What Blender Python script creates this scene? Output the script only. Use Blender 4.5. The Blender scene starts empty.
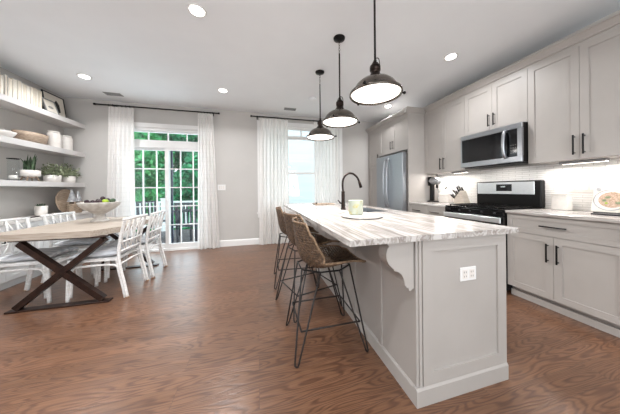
import bpy, math, random
from mathutils import Vector, Matrix
R = math.radians
PI = math.pi
rnd = random.Random(7)
scn = bpy.context.scene
C = scn.collection

# ------------------------------------------------------------------ camera
D, ZC, XL, XR, YF = 4.745, 2.805, -3.256, 3.26, -3.0     # back wall, ceiling, side walls, wall behind camera
CY, SY = math.cos(-.26233), math.sin(-.26233)
fwd = Vector((-SY, CY, 0)); rt = Vector((CY, SY, 0)); up = Vector((0, 0, 1))
cr, sr = math.cos(-.00862), math.sin(-.00862)
rt, up = rt*cr + up*sr, up*cr - rt*sr
cam = bpy.data.cameras.new('camera'); co = bpy.data.objects.new('camera', cam); C.objects.link(co)
M4 = Matrix((rt, up, -fwd)).transposed().to_4x4(); M4.translation = (0, 0, 1.1595)
co.matrix_world = M4
cam.sensor_width = 36; cam.sensor_fit = 'HORIZONTAL'; cam.lens = 214.38*36/620
cam.shift_x = (310 - 315.307)/620; cam.shift_y = (189.327 - 207)/620
cam.clip_start = .02
scn.camera = co
scn.view_settings.view_transform = 'Standard'; scn.view_settings.look = 'None'
scn.view_settings.exposure = 0.30; scn.view_settings.gamma = 1; scn.view_settings.use_curve_mapping = False

# ------------------------------------------------------------------ world, sun, daylight
w = bpy.data.worlds.new('sky'); scn.world = w; w.use_nodes = True
bg = w.node_tree.nodes['Background']; bg.inputs[0].default_value = (.82, .91, 1, 1); bg.inputs[1].default_value = 1.5

def lamp(name, kind, loc, power, col=(1, 1, 1), size=1., size_y=None, rot=(0, 0, 0), shape=None, spread=None):
    l = bpy.data.lights.new(name, kind); l.energy = power; l.color = col
    if kind == 'AREA':
        l.size = size
        if size_y: l.shape = 'RECTANGLE'; l.size_y = size_y
        if shape: l.shape = shape
        if spread: l.spread = spread
    o = bpy.data.objects.new(name, l); C.objects.link(o); o.location = loc; o.rotation_euler = rot
    return o
sun = bpy.data.lights.new('sun', 'SUN'); sun.energy = 2.6; sun.angle = R(3); sun.color = (1, .97, .92)
so = bpy.data.objects.new('sun', sun); C.objects.link(so); so.rotation_euler = (R(42), 0, R(25)); so.location = (0, 0, 9)
# daylight of the sliding door and window; first lamp is added fill behind camera
lamp('fill_behind_camera', 'AREA', (0.0, YF+.16, 1.55), 118, (.95, .975, 1), 4.6, 2.0, (R(128), 0, 0))  # added lamp, tilted up to brighten the ceiling
lamp('daylight_sliding_door', 'AREA', (-1.7, D+.35, 1.25), 34, (.78, .89, 1), 1.45, 2.3, (R(-102), 0, 0))
lamp('daylight_window', 'AREA', (.97, D+.35, 1.6), 9, (.90, .95, 1), 1.7, 1.8, (R(-90), 0, 0))

# ------------------------------------------------------------------ materials
def s2l(c):
    return tuple((v/12.92 if v <= .04045 else ((v+.055)/1.055)**2.4) for v in [x/255 for x in c]) + (1,)
def mat(name, col, rough=.5, metal=0, noise=None, bump=0, bscale=40, spec=.5, stretch=(1, 1, 1), trans=0, emit=None, coat=0):
    m = bpy.data.materials.new(name); m.use_nodes = True
    nt = m.node_tree; N = nt.nodes; L = nt.links; b = N['Principled BSDF']
    c = s2l(col)
    b.inputs['Base Color'].default_value = c; b.inputs['Roughness'].default_value = rough
    b.inputs['Metallic'].default_value = metal; b.inputs['Specular IOR Level'].default_value = spec
    b.inputs['Coat Weight'].default_value = coat
    if trans: b.inputs['Transmission Weight'].default_value = trans
    tc = N.new('ShaderNodeTexCoord'); mp = N.new('ShaderNodeMapping'); mp.inputs['Scale'].default_value = stretch
    L.new(tc.outputs['Object'], mp.inputs[0])
    n = N.new('ShaderNodeTexNoise'); n.inputs['Scale'].default_value = bscale; n.inputs['Detail'].default_value = 4
    L.new(mp.outputs[0], n.inputs['Vector'])
    r = N.new('ShaderNodeValToRGB')
    c2 = s2l(noise) if noise else tuple(v*.93 for v in c[:3]) + (1,)
    r.color_ramp.elements[0].position = .35; r.color_ramp.elements[1].position = .65
    r.color_ramp.elements[0].color = c2; r.color_ramp.elements[1].color = c
    L.new(n.outputs[0], r.inputs[0]); L.new(r.outputs[0], b.inputs['Base Color'])
    if bump:
        bp = N.new('ShaderNodeBump'); bp.inputs['Strength'].default_value = bump; bp.inputs['Distance'].default_value = .01
        L.new(n.outputs[0], bp.inputs['Height']); L.new(bp.outputs[0], b.inputs['Normal'])
    if emit:
        b.inputs['Emission Color'].default_value = s2l(emit[0]); b.inputs['Emission Strength'].default_value = emit[1]
    return m
def math_node(N, L, op, a, b=None, clamp=False):
    n = N.new('ShaderNodeMath'); n.operation = op; n.use_clamp = clamp
    for i, v in enumerate((a, b)):
        if v is None: continue
        if isinstance(v, (int, float)): n.inputs[i].default_value = v
        else: L.new(v, n.inputs[i])
    return n.outputs[0]
def mix_node(N, L, f, a, b, mode='MIX'):
    n = N.new('ShaderNodeMix'); n.data_type = 'RGBA'; n.blend_type = mode
    for i, v in ((0, f), (6, a), (7, b)):
        if isinstance(v, (int, float)): n.inputs[i].default_value = v
        elif isinstance(v, tuple): n.inputs[i].default_value = v
        else: L.new(v, n.inputs[i])
    return n.outputs[2]

def floor_mat():
    m = bpy.data.materials.new('oak_planks'); m.use_nodes = True; nt = m.node_tree; N = nt.nodes; L = nt.links; b = N['Principled BSDF']
    tc = N.new('ShaderNodeTexCoord'); geo = tc.outputs['Object']
    br = N.new('ShaderNodeTexBrick'); L.new(geo, br.inputs['Vector'])
    br.inputs['Scale'].default_value = 1; br.inputs['Brick Width'].default_value = 1.25; br.inputs['Row Height'].default_value = .13
    br.inputs['Mortar Size'].default_value = .0012; br.inputs['Mortar Smooth'].default_value = .2; br.offset = .37; br.inputs['Bias'].default_value = 0
    br.inputs['Color1'].default_value = (0, 0, 0, 1); br.inputs['Color2'].default_value = (1, 1, 1, 1); br.inputs['Mortar'].default_value = (.5, .5, .5, 1)
    # offset the grain from plank to plank
    cmb = N.new('ShaderNodeVectorMath'); cmb.operation = 'MULTIPLY_ADD'
    cmb.inputs[1].default_value = (37, 11, 23)
    L.new(br.outputs['Color'], cmb.inputs[0]); L.new(geo, cmb.inputs[2])
    mp = N.new('ShaderNodeMapping'); mp.inputs['Scale'].default_value = (.75, 5.6, 1); L.new(cmb.outputs[0], mp.inputs[0])
    n1 = N.new('ShaderNodeTexNoise'); n1.inputs['Scale'].default_value = 1.7; n1.inputs['Detail'].default_value = 1.5; n1.inputs['Roughness'].default_value = .45
    L.new(mp.outputs[0], n1.inputs['Vector'])
    k = math_node(N, L, 'MULTIPLY', n1.outputs[0], 120)
    s = math_node(N, L, 'SINE', k); s = math_node(N, L, 'MULTIPLY_ADD', s, .5); 
    N[-1].inputs[2].default_value = .5
    mp2 = N.new('ShaderNodeMapping'); mp2.inputs['Scale'].default_value = (3, 60, 1); L.new(cmb.outputs[0], mp2.inputs[0])
    n2 = N.new('ShaderNodeTexNoise'); n2.inputs['Scale'].default_value = 2.2; n2.inputs['Detail'].default_value = 4; L.new(mp2.outputs[0], n2.inputs['Vector'])
    rp = N.new('ShaderNodeValToRGB'); e = rp.color_ramp.elements
    e[0].position = .0; e[0].color = s2l(FLOOR_D); e[1].position = .62; e[1].color = s2l(FLOOR_L)
    L.new(s, rp.inputs[0])
    fine = N.new('ShaderNodeValToRGB'); f = fine.color_ramp.elements; f[0].position = .3; f[0].color = (.74, .72, .70, 1); f[1].position = .65; f[1].color = (1.06, 1.06, 1.06, 1)
    L.new(n2.outputs[0], fine.inputs[0])
    c = mix_node(N, L, 1.0, rp.outputs[0], fine.outputs[0], 'MULTIPLY')
    tone = N.new('ShaderNodeValToRGB'); t = tone.color_ramp.elements; t[0].color = (.86, .84, .82, 1); t[1].color = (1.12, 1.10, 1.08, 1)
    L.new(br.outputs['Color'], tone.inputs[0])
    c = mix_node(N, L, 1.0, c, tone.outputs[0], 'MULTIPLY')
    c = mix_node(N, L, br.outputs['Fac'], c, s2l((84, 62, 50)))
    L.new(c, b.inputs['Base Color'])
    b.inputs['Roughness'].default_value = .3; b.inputs['Specular IOR Level'].default_value = .55
    bp = N.new('ShaderNodeBump'); bp.inputs['Strength'].default_value = .18; bp.inputs['Distance'].default_value = .002
    inv = math_node(N, L, 'SUBTRACT', s, br.outputs['Fac']); L.new(inv, bp.inputs['Height']); L.new(bp.outputs[0], b.inputs['Normal'])
    return m
FLOOR_D, FLOOR_L = (94, 65, 50), (120, 87, 66)

def stone_mat():
    m = bpy.data.materials.new('veined_stone'); m.use_nodes = True; nt = m.node_tree; N = nt.nodes; L = nt.links; b = N['Principled BSDF']
    g = N.new('ShaderNodeNewGeometry')
    mp = N.new('ShaderNodeMapping'); mp.inputs['Scale'].default_value = (9.0, .62, 6.0); mp.inputs['Rotation'].default_value = (0, 0, 0); L.new(g.outputs['Position'], mp.inputs[0])
    n1 = N.new('ShaderNodeTexNoise'); n1.inputs['Scale'].default_value = 1.5; n1.inputs['Detail'].default_value = 5; n1.inputs['Distortion'].default_value = .25
    L.new(mp.outputs[0], n1.inputs['Vector'])
    r = N.new('ShaderNodeValToRGB'); r.color_ramp.interpolation = 'EASE'; e = r.color_ramp.elements
    e[0].position = .30; e[0].color = s2l((130, 120, 114)); e[1].position = .72; e[1].color = s2l((198, 194, 191))
    for p, c in ((.38, (178, 172, 168)), (.43, (144, 135, 129)), (.48, (195, 190, 186)), (.54, (160, 152, 146)), (.59, (199, 195, 192))):
        x = e.new(p); x.color = s2l(c)
    L.new(n1.outputs[0], r.inputs[0]); L.new(r.outputs[0], b.inputs['Base Color'])
    b.inputs['Roughness'].default_value = .22
    return m

def glass_mat(name, tint=(1, 1, 1), gloss=.10, rough=.0):
    m = bpy.data.materials.new(name); m.use_nodes = True; nt = m.node_tree; N = nt.nodes; L = nt.links
    for n in list(N): N.remove(n)
    o = N.new('ShaderNodeOutputMaterial'); t = N.new('ShaderNodeBsdfTransparent'); g = N.new('ShaderNodeBsdfGlossy'); x = N.new('ShaderNodeMixShader')
    x.inputs[0].default_value = gloss
    t.inputs[0].default_value = (*tint, 1); g.inputs['Roughness'].default_value = rough
    L.new(t.outputs[0], x.inputs[1]); L.new(g.outputs[0], x.inputs[2]); L.new(x.outputs[0], o.inputs[0])
    return m

def cloth_mat(name, col, sheer=.0, translucent=.4, check=True):
    m = bpy.data.materials.new(name); m.use_nodes = True; nt = m.node_tree; N = nt.nodes; L = nt.links
    for n in list(N): N.remove(n)
    o = N.new('ShaderNodeOutputMaterial'); d = N.new('ShaderNodeBsdfDiffuse'); tl = N.new('ShaderNodeBsdfTranslucent'); tr = N.new('ShaderNodeBsdfTransparent')
    c = s2l(col); d.inputs[0].default_value = c; tl.inputs[0].default_value = c
    x1 = N.new('ShaderNodeMixShader'); x1.inputs[0].default_value = translucent; L.new(d.outputs[0], x1.inputs[1]); L.new(tl.outputs[0], x1.inputs[2])
    x2 = N.new('ShaderNodeMixShader'); L.new(x1.outputs[0], x2.inputs[1]); L.new(tr.outputs[0], x2.inputs[2]); L.new(x2.outputs[0], o.inputs[0])
    g = N.new('ShaderNodeTexCoord'); sp = N.new('ShaderNodeSeparateXYZ'); L.new(g.outputs['Object'], sp.inputs[0])
    # woven check: thicker threads every few centimetres
    a = math_node(N, L, 'SINE', math_node(N, L, 'MULTIPLY', sp.outputs[2], 2*PI/.085)); a = math_node(N, L, 'GREATER_THAN', a, .80)
    k = math_node(N, L, 'SINE', math_node(N, L, 'MULTIPLY', sp.outputs[0], 2*PI/.06)); k = math_node(N, L, 'GREATER_THAN', k, .80)
    t = math_node(N, L, 'MAXIMUM', a, k)
    cc = mix_node(N, L, t, c, tuple(v*.95 for v in c[:3]) + (1,)); L.new(cc, d.inputs[0]); L.new(cc, tl.inputs[0])
    f = math_node(N, L, 'MULTIPLY', t, -sheer*.55); f = math_node(N, L, 'ADD', f, sheer, True)
    L.new(f, x2.inputs[0])
    return m

def tile_mat():
    m = bpy.data.materials.new('ribbed_white_tile'); m.use_nodes = True; nt = m.node_tree; N = nt.nodes; L = nt.links; b = N['Principled BSDF']
    g = N.new('ShaderNodeNewGeometry'); sp = N.new('ShaderNodeSeparateXYZ'); L.new(g.outputs['Position'], sp.inputs[0])
    cb = N.new('ShaderNodeCombineXYZ'); L.new(sp.outputs[1], cb.inputs[0]); L.new(sp.outputs[2], cb.inputs[1])
    br = N.new('ShaderNodeTexBrick'); L.new(cb.outputs[0], br.inputs['Vector']); br.inputs['Scale'].default_value = 1
    br.inputs['Brick Width'].default_value = .15; br.inputs['Row Height'].default_value = .025; br.inputs['Mortar Size'].default_value = .002
    br.inputs['Color1'].default_value = s2l((232, 230, 227)); br.inputs['Color2'].default_value = s2l((238, 236, 234)); br.inputs['Mortar'].default_value = s2l((196, 192, 188))
    L.new(br.outputs['Color'], b.inputs['Base Color']); b.inputs['Roughness'].default_value = .25
    bp = N.new('ShaderNodeBump'); bp.inputs['Strength'].default_value = .5; bp.inputs['Distance'].default_value = .003; bp.invert = True
    L.new(br.outputs['Fac'], bp.inputs['Height']); L.new(bp.outputs[0], b.inputs['Normal'])
    return m

M = dict(
    navy=mat('dark_blue', (26, 38, 62), .5),
    steell=mat('bright_steel', (226, 228, 230), .35, .85, noise=(216, 218, 220), bscale=30, stretch=(1, 1, 14)),
    wall=mat('wall_paint', (193, 189, 185), .8, bscale=3, noise=(190, 186, 182), spec=.2),
    ceil=mat('ceiling_paint', (238, 240, 242), .9, bscale=3, noise=(236, 238, 240), spec=.1),
    white=mat('white_trim_paint', (232, 230, 228), .45, noise=(228, 226, 224), bscale=6),
    cab=mat('greige_cabinet_paint', (174, 168, 163), .42, noise=(171, 165, 160), bscale=5),
    isl=mat('island_paint', (174, 168, 163), .42, noise=(171, 165, 160), bscale=5),
    shelf=mat('shelf_paint', (200, 196, 194), .45, noise=(197, 193, 191), bscale=5),
    gap=mat('dark_cabinet_gap', (52, 46, 42), .8),
    black=mat('black_metal', (22, 20, 20), .38, .6, bscale=60),
    bronze=mat('dark_bronze', (52, 42, 38), .28, .85, noise=(38, 30, 27), bscale=25),
    dome=mat('aged_bronze_dome', (120, 113, 107), .2, .95, noise=(92, 86, 80), bscale=8, stretch=(1, 1, 3)),
    steel=mat('brushed_steel', (178, 180, 184), .32, .95, noise=(168, 170, 174), bscale=30, stretch=(1, 1, 14)),
    steelf=mat('fridge_steel', (168, 172, 178), .33, .9, noise=(160, 164, 170), bscale=30, stretch=(12, 12, 1)),
    gside=mat('fridge_side_grey', (128, 124, 120), .5, .3),
    bglass=mat('black_appliance_glass', (14, 15, 18), .08, 0, noise=(12, 12, 14)),
    wood=mat('washed_oak', (186, 173, 160), .5, noise=(164, 150, 136), bscale=6, stretch=(1.2, 14, 14), bump=.1),
    woodx=mat('light_wood', (186, 166, 144), .55, noise=(150, 130, 110), bscale=8, stretch=(10, 2, 10), bump=.1),
    tan=mat('tan_wood', (176, 156, 136), .6, noise=(140, 120, 102), bscale=9, stretch=(6, 1.5, 12), bump=.1),
    legm=mat('stool_leg_iron', (34, 25, 22), .6, .1, noise=(24, 18, 16), bscale=20),
    rust=mat('dark_iron', (62, 42, 34), .45, .55, noise=(42, 28, 24), bscale=14, bump=.05),
    rattan=mat('whitewashed_rattan', (236, 235, 234), .5, noise=(216, 212, 208), bscale=30, stretch=(1, 1, 3), bump=.15),
    rawrattan=mat('bare_rattan', (188, 162, 138), .6, noise=(150, 118, 92), bscale=40),
    wicker=mat('brown_wicker', (112, 88, 68), .6, noise=(66, 50, 38), bscale=45, bump=.3),
    wickerrim=mat('brown_wicker_rim', (150, 124, 98), .6, noise=(104, 80, 60), bscale=50, bump=.2),
    cushion=mat('grey_white_cushion', (234, 234, 235), .9, noise=(184, 188, 196), bscale=3.5, stretch=(2, 8, 8), spec=.1),
    stonebowl=mat('grey_stone_bowl', (192, 186, 180), .75, noise=(168, 160, 152), bscale=18, bump=.15),
    ceramic=mat('white_ceramic', (228, 222, 216), .4, noise=(220, 214, 208), bscale=20),
    paper=mat('cream_paper', (228, 219, 204), .8, noise=(214, 203, 186), bscale=60, stretch=(1, 30, 1)),
    paper2=mat('white_paper', (232, 226, 216), .8, noise=(214, 206, 192), bscale=60, stretch=(1, 30, 1)),
    paper3=mat('tan_paper', (196, 178, 154), .8, noise=(176, 158, 134), bscale=60, stretch=(1, 30, 1)),
    leafd=mat('dark_green_leaf', (44, 66, 44), .5, noise=(82, 104, 72), bscale=40),
    leafl=mat('sage_leaf', (152, 158, 126), .6, noise=(106, 118, 88), bscale=50),
    grape=mat('dark_plum_skin', (62, 34, 44), .35, noise=(40, 24, 32), bscale=30),
    apple=mat('green_apple_skin', (166, 190, 42), .35, noise=(132, 166, 40), bscale=12),
    galv=mat('galvanised_metal', (186, 186, 188), .45, .35, noise=(136, 136, 138), bscale=25),
    linen=cloth_mat('white_linen', (236, 232, 229), .02, .25),
    sheer=cloth_mat('white_sheer', (240, 237, 234), .05, .28),
    glass=glass_mat('window_glass', (.97, 1, .995), .05),
    jar=glass_mat('clear_glass', (.98, .99, .99), .03),
    glow=mat('lamp_diffuser', (255, 250, 244), .5, emit=((255, 248, 240), 2.0)),
    can=mat('recessed_lens', (255, 252, 248), .5, emit=((255, 250, 244), 9.0)),
    strip=mat('under_cabinet_lens', (255, 250, 244), .5, emit=((255, 246, 234), 3.0)),
    stone=stone_mat(), tile=tile_mat(), floor=floor_mat(),
    vent=mat('vent_metal', (138, 138, 138), .5),
    dark=mat('dark_void', (30, 30, 32), .8),
    tree=mat('tree_leaves', (52, 160, 104), .6, noise=(28, 118, 84), bscale=3),
    tree2=mat('lighter_tree_leaves', (84, 176, 104), .6, noise=(44, 134, 84), bscale=3),
    bark=mat('tree_bark', (84, 66, 54), .9, bump=.3),
    deck=mat('deck_boards', (128, 124, 124), .7, noise=(106, 102, 104), bscale=6, stretch=(1, 12, 1)),
    rail=mat('white_vinyl', (226, 236, 240), .4),
    siding=mat('pale_siding', (206, 216, 222), .7, noise=(196, 208, 214), bscale=.8, stretch=(.2, .2, 12)),
    patio=mat('patio_furniture', (62, 66, 74), .5),
    lawn=mat('lawn', (58, 96, 50), .9, noise=(40, 74, 38), bscale=2),
    printb=mat('print_black', (36, 36, 38), .7), printg=mat('print_grey', (150, 146, 142), .7),
    blk=mat('knife_block_wood', (196, 186, 174), .5, noise=(176, 164, 150), bscale=10, stretch=(1, 1, 8)),
)

# ------------------------------------------------------------------ mesh helpers
class MB:
    def __init__(s): s.v = []; s.f = []; s.sm = []
    def add(s, vs, fs, smooth=False):
        o = len(s.v); s.v += [Vector(v) for v in vs]; s.f += [[i+o for i in f] for f in fs]; s.sm += [smooth]*len(fs); return s
    def box(s, x0, x1, y0, y1, z0, z1):
        x0, x1 = sorted((x0, x1)); y0, y1 = sorted((y0, y1)); z0, z1 = sorted((z0, z1))
        return s.add([(x0,y0,z0),(x1,y0,z0),(x1,y1,z0),(x0,y1,z0),(x0,y0,z1),(x1,y0,z1),(x1,y1,z1),(x0,y1,z1)],
                     [(0,3,2,1),(4,5,6,7),(0,1,5,4),(1,2,6,5),(2,3,7,6),(3,0,4,7)])
    def rbox(s, x0, x1, y0, y1, z0, z1, b=.004):
        """box with chamfered edges"""
        x0, x1 = sorted((x0, x1)); y0, y1 = sorted((y0, y1)); z0, z1 = sorted((z0, z1))
        b = min(b, (x1-x0)*.45, (y1-y0)*.45, (z1-z0)*.45)
        vs = []
        idx = {}
        for ix, X in ((0, (x0, x0+b)), (1, (x1, x1-b))):
            for iy, Y in ((0, (y0, y0+b)), (1, (y1, y1-b))):
                for iz, Z in ((0, (z0, z0+b)), (1, (z1, z1-b))):
                    for a in range(3):
                        p = [X[1], Y[1], Z[1]]; p[a] = (X, Y, Z)[a][0]
                        idx[ix, iy, iz, a] = len(vs); vs.append(p)
        fs = []
        g = lambda *k: idx[k]
        for i in (0, 1):
            fs.append([g(i,0,0,0), g(i,1,0,0), g(i,1,1,0), g(i,0,1,0)][::(-1 if i == 0 else 1)])
            fs.append([g(0,i,0,1), g(0,i,1,1), g(1,i,1,1), g(1,i,0,1)][::(-1 if i == 0 else 1)])
            fs.append([g(0,0,i,2), g(1,0,i,2), g(1,1,i,2), g(0,1,i,2)][::(-1 if i == 0 else 1)])
        for i in (0, 1):
            for j in (0, 1):
                fs.append([g(i,j,0,0), g(i,j,1,0), g(i,j,1,1), g(i,j,0,1)])
                fs.append([g(i,0,j,0), g(i,1,j,0), g(i,1,j,2), g(i,0,j,2)])
                fs.append([g(0,i,j,1), g(1,i,j,1), g(1,i,j,2), g(0,i,j,2)])
        for i in (0, 1):
            for j in (0, 1):
                for k in (0, 1): fs.append([g(i,j,k,0), g(i,j,k,1), g(i,j,k,2)])
        return s.add(vs, fs)
    def prism(s, poly, a, b, axis='z'):
        """poly = 2D points; extruded from a to b. axis x: (y,z); y: (x,z); z: (x,y)"""
        P = {'x': lambda p, t: (t, p[0], p[1]), 'y': lambda p, t: (p[0], t, p[1]), 'z': lambda p, t: (p[0], p[1], t)}[axis]
        n = len(poly)
        return s.add([P(p, a) for p in poly] + [P(p, b) for p in poly],
                     [list(range(n))[::-1], list(range(n, 2*n))] + [[i, (i+1) % n, n+(i+1) % n, n+i] for i in range(n)])
    def tube(s, pts, r, n=8, closed=False, flat=1.):
        pts = [Vector(p) for p in pts]; m = len(pts)
        rs = r if isinstance(r, (list, tuple)) else [r]*m
        t0 = (pts[1]-pts[0]).normalized(); ref = Vector((0, 0, 1)) if abs(t0.z) < .9 else Vector((0, 1, 0))
        u = t0.cross(ref).normalized(); vs = []
        for i, p in enumerate(pts):
            if closed: t = (pts[(i+1) % m]-pts[i-1]).normalized()
            else: t = ((pts[min(i+1, m-1)]-pts[max(i-1, 0)])).normalized()
            u = (u - t*u.dot(t)); u = u.normalized() if u.length > 1e-6 else t.orthogonal().normalized()
            v = t.cross(u)
            vs += [p + (u*math.cos(2*PI*k/n) + v*math.sin(2*PI*k/n)*flat)*rs[i] for k in range(n)]
        fs = []
        for i in range(m if closed else m-1):
            j = (i+1) % m
            fs += [[i*n+k, i*n+(k+1) % n, j*n+(k+1) % n, j*n+k] for k in range(n)]
        if not closed: fs += [list(range(n))[::-1], [(m-1)*n+k for k in range(n)]]
        return s.add(vs, fs, True)
    def lathe(s, prof, n=24, c=(0, 0, 0), sx=1, sy=1, smooth=True):
        c = Vector(c); vs = []; m = len(prof)
        for (r, z) in prof:
            vs += [c + Vector((math.cos(2*PI*k/n)*max(r, 1e-4)*sx, math.sin(2*PI*k/n)*max(r, 1e-4)*sy, z)) for k in range(n)]
        fs = [[i*n+k, i*n+(k+1) % n, (i+1)*n+(k+1) % n, (i+1)*n+k] for i in range(m-1) for k in range(n)]
        fs += [list(range(n))[::-1], [(m-1)*n+k for k in range(n)]]
        return s.add(vs, fs, smooth)
    def bar(s, a, b, w, h, updir=(0, 0, 1)):
        """rectangular bar from a to b, w sideways, h along up"""
        a, b = Vector(a), Vector(b); t = (b-a).normalized(); u = t.cross(Vector(updir)).normalized(); v = u.cross(t)
        vs = [p + u*(i*w/2) + v*(j*h/2) for p in (a, b) for i, j in ((-1, -1), (1, -1), (1, 1), (-1, 1))]
        return s.add(vs, [(0,1,2,3),(7,6,5,4),(0,4,5,1),(1,5,6,2),(2,6,7,3),(3,7,4,0)])
    def ball(s, c, r, n=12, sq=(1, 1, 1)):
        c = Vector(c); m = n//2+1; vs = []
        for i in range(1, m):
            a = PI*i/m
            vs += [c + Vector((math.sin(a)*math.cos(2*PI*k/n)*r*sq[0], math.sin(a)*math.sin(2*PI*k/n)*r*sq[1], -math.cos(a)*r*sq[2])) for k in range(n)]
        b0 = len(vs); vs += [c - Vector((0, 0, r*sq[2])), c + Vector((0, 0, r*sq[2]))]
        fs = [[i*n+k, i*n+(k+1) % n, (i+1)*n+(k+1) % n, (i+1)*n+k] for i in range(m-2) for k in range(n)]
        fs += [[b0, (k+1) % n, k] for k in range(n)] + [[b0+1, (m-2)*n+k, (m-2)*n+(k+1) % n] for k in range(n)]
        return s.add(vs, fs, True)
    def xf(s, mtx, start=0):
        for i in range(start, len(s.v)): s.v[i] = mtx @ s.v[i]
        return s
    def build(s, name, m, parent=None, base=None, world=True):
        """world=True: the vertices are room coordinates; they are moved into the parent's frame"""
        off = Vector((0, 0, 0))
        if parent is not None and world:
            q = parent
            while q is not None: off += Vector(q.location); q = q.parent
        if base is not None: off = Vector(base)
        me = bpy.data.meshes.new(name); me.from_pydata([v-off for v in s.v], [], s.f); me.validate()
        for p, k in zip(me.polygons, s.sm): p.use_smooth = k
        me.materials.append(M[m] if isinstance(m, str) else m); me.update()
        import bmesh
        b = bmesh.new(); b.from_mesh(me); bmesh.ops.recalc_face_normals(b, faces=b.faces); b.to_mesh(me); b.free()
        o = bpy.data.objects.new(name, me); C.objects.link(o)
        if parent is not None: o.parent = parent
        if base is not None: o.location = base
        return o
def thing(name, label, cat, loc=(0, 0, 0), rz=0, group=None):
    o = bpy.data.objects.new(name, None); C.objects.link(o); o.location = loc; o.rotation_euler = (0, 0, rz)
    o.empty_display_size = .1; return tag(o, label, cat, group)
def tag(o, label, cat, group=None):
    o['label'] = label; o['category'] = cat
    if group: o['group'] = group
    return o
def struct(o): o['kind'] = 'structure'; return o
def copy_tree(o, parent=None):
    c = o.copy(); C.objects.link(c)
    if parent is not None: c.parent = parent
    for ch in list(o.children): copy_tree(ch, c)
    return c
def smooth(pts, k=6):
    """Catmull-Rom through pts"""
    P = [Vector(p) for p in pts]; P = [P[0]*2-P[1]] + P + [P[-1]*2-P[-2]]; out = []
    for i in range(1, len(P)-2):
        for j in range(k):
            t = j/k; a, b, c, d = P[i-1:i+3]
            out.append(.5*((2*b)+(c-a)*t+(2*a-5*b+4*c-d)*t*t+(3*b-a-3*c+d)*t**3))
    out.append(P[-2]); return out

# ------------------------------------------------------------------ room shell
T = .16
struct(MB().box(XL-T, XR+T, YF-T, D+T, -.12, 0).build('floor', 'floor'))
struct(MB().box(XL-T, XR+T, YF-T, D+T, ZC, ZC+.15).build('ceiling', 'ceil'))
def holed(x0, x1, z0, z1, y0, y1, holes):
    m = MB(); cur = x0
    for (a, b, c, d) in sorted(holes):
        m.box(cur, a, y0, y1, z0, z1)
        if c > z0: m.box(a, b, y0, y1, z0, c)
        m.box(a, b, y0, y1, d, z1); cur = b
    m.box(cur, x1, y0, y1, z0, z1); return m
DOOR = (-2.46, -.96, 0, 2.36); WIN = (.08, 1.86, .66, 2.56)
struct(holed(XL-T, XR+T, 0, ZC, D, D+T, [DOOR, WIN]).build('wall_back', 'wall'))
struct(MB().box(XL-T, XL, YF, D, 0, ZC).build('wall_left', 'wall'))
struct(MB().box(XR, XR+T, YF, D, 0, ZC).build('wall_right', 'wall'))
struct(holed(XL-T, XR+T, 0, ZC, YF-T, YF, [(-2.4, 2.4, .5, 2.6)]).build('wall_front', 'wall'))  # opening for the added, unseen window
# baseboards
def baseb(name, x0, x1):
    struct(MB().prism([(D, 0), (D-.016, 0), (D-.016, .105), (D-.008, .125), (D, .13)], x0, x1, 'x').build(name, 'white'))
baseb('baseboard_back', -.88, 2.60)
baseb('baseboard_corner', -2.83, -2.54)
struct(MB().box(XL, XL+.016, YF, 1.98, 0, .13).build('baseboard_left', 'white'))
struct(MB().box(XR-.016, XR, YF, .88, 0, .13).build('baseboard_right', 'white'))

# sliding glass door with transom
def pane_grid(m, xs, zs, y0, y1, w=.018):
    """muntins strictly between the first and last entries"""
    for x in xs[1:-1]: m.box(x-w/2, x+w/2, y0, y1, zs[0], zs[-1])
    for z in zs[1:-1]:
        for a, b in zip(xs[:-1], xs[1:]):
            m.box(a+(w/2 if a != xs[0] else 0), b-(w/2 if b != xs[-1] else 0), y0, y1, z-w/2, z+w/2)
def frame(m, x0, x1, z0, z1, w, y0, y1, wb=None, wt=None):
    wb = w if wb is None else wb; wt = w if wt is None else wt
    m.box(x0, x0+w, y0, y1, z0, z1); m.box(x1-w, x1, y0, y1, z0, z1)
    m.box(x0+w, x1-w, y0, y1, z0, z0+wb); m.box(x0+w, x1-w, y0, y1, z1-wt, z1)
door = thing('door_1', 'white framed sliding glass patio door with grid panes and a transom, in the back wall', 'patio door', (-1.71, D, 0)); struct(door)
del door['category']; del door['label']
m = MB(); frame(m, -2.55, -.87, 0, 2.44, .09, D-.022, D, wb=0.0001, wt=.08); m.build('casing', 'white', door)
m = MB(); frame(m, -2.459, -.961, .001, 2.359, .045, D+.005, D+.15, wb=.03, wt=.05); m.box(-2.414, -1.006, D+.03, D+.13, 1.99, 2.115); m.build('door_frame', 'white', door)
def sash(x0, x1, z0, z1, y0, y1, w, xs, zs, nm):
    m = MB(); frame(m, x0, x1, z0, z1, w, y0, y1, wb=.09, wt=.045); p = m.build(nm, 'white', door)
    m = MB(); pane_grid(m, xs, zs, (y0+y1)/2-.012, (y0+y1)/2+.012); m.build('muntin_grid', 'white', p)
    MB().box(x0+w, x1-w, (y0+y1)/2-.003, (y0+y1)/2+.003, z0+.09, z1-.045).build('pane', 'glass', p)
ZS = [.121+.366*i for i in range(6)]
sash(-2.413, -1.675, .031, 1.989, D+.09, D+.125, .06, [-2.353, -2.13, -1.905, -1.735], ZS, 'door_panel')
sash(-1.74, -1.007, .031, 1.989, D+.04, D+.075, .06, [-1.68, -1.475, -1.25, -1.067], ZS, 'door_panel')
m = MB(); frame(m, -2.413, -1.007, 2.116, 2.308, .02, D+.05, D+.1); pane_grid(m, [-2.36, -2.02, -1.69, -1.36, -1.03], [2.13, 2.295], D+.055, D+.085); tr = m.build('transom_frame', 'white', door)
MB().box(-2.393, -1.027, D+.067, D+.073, 2.136, 2.288).build('pane', 'glass', tr)
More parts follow.
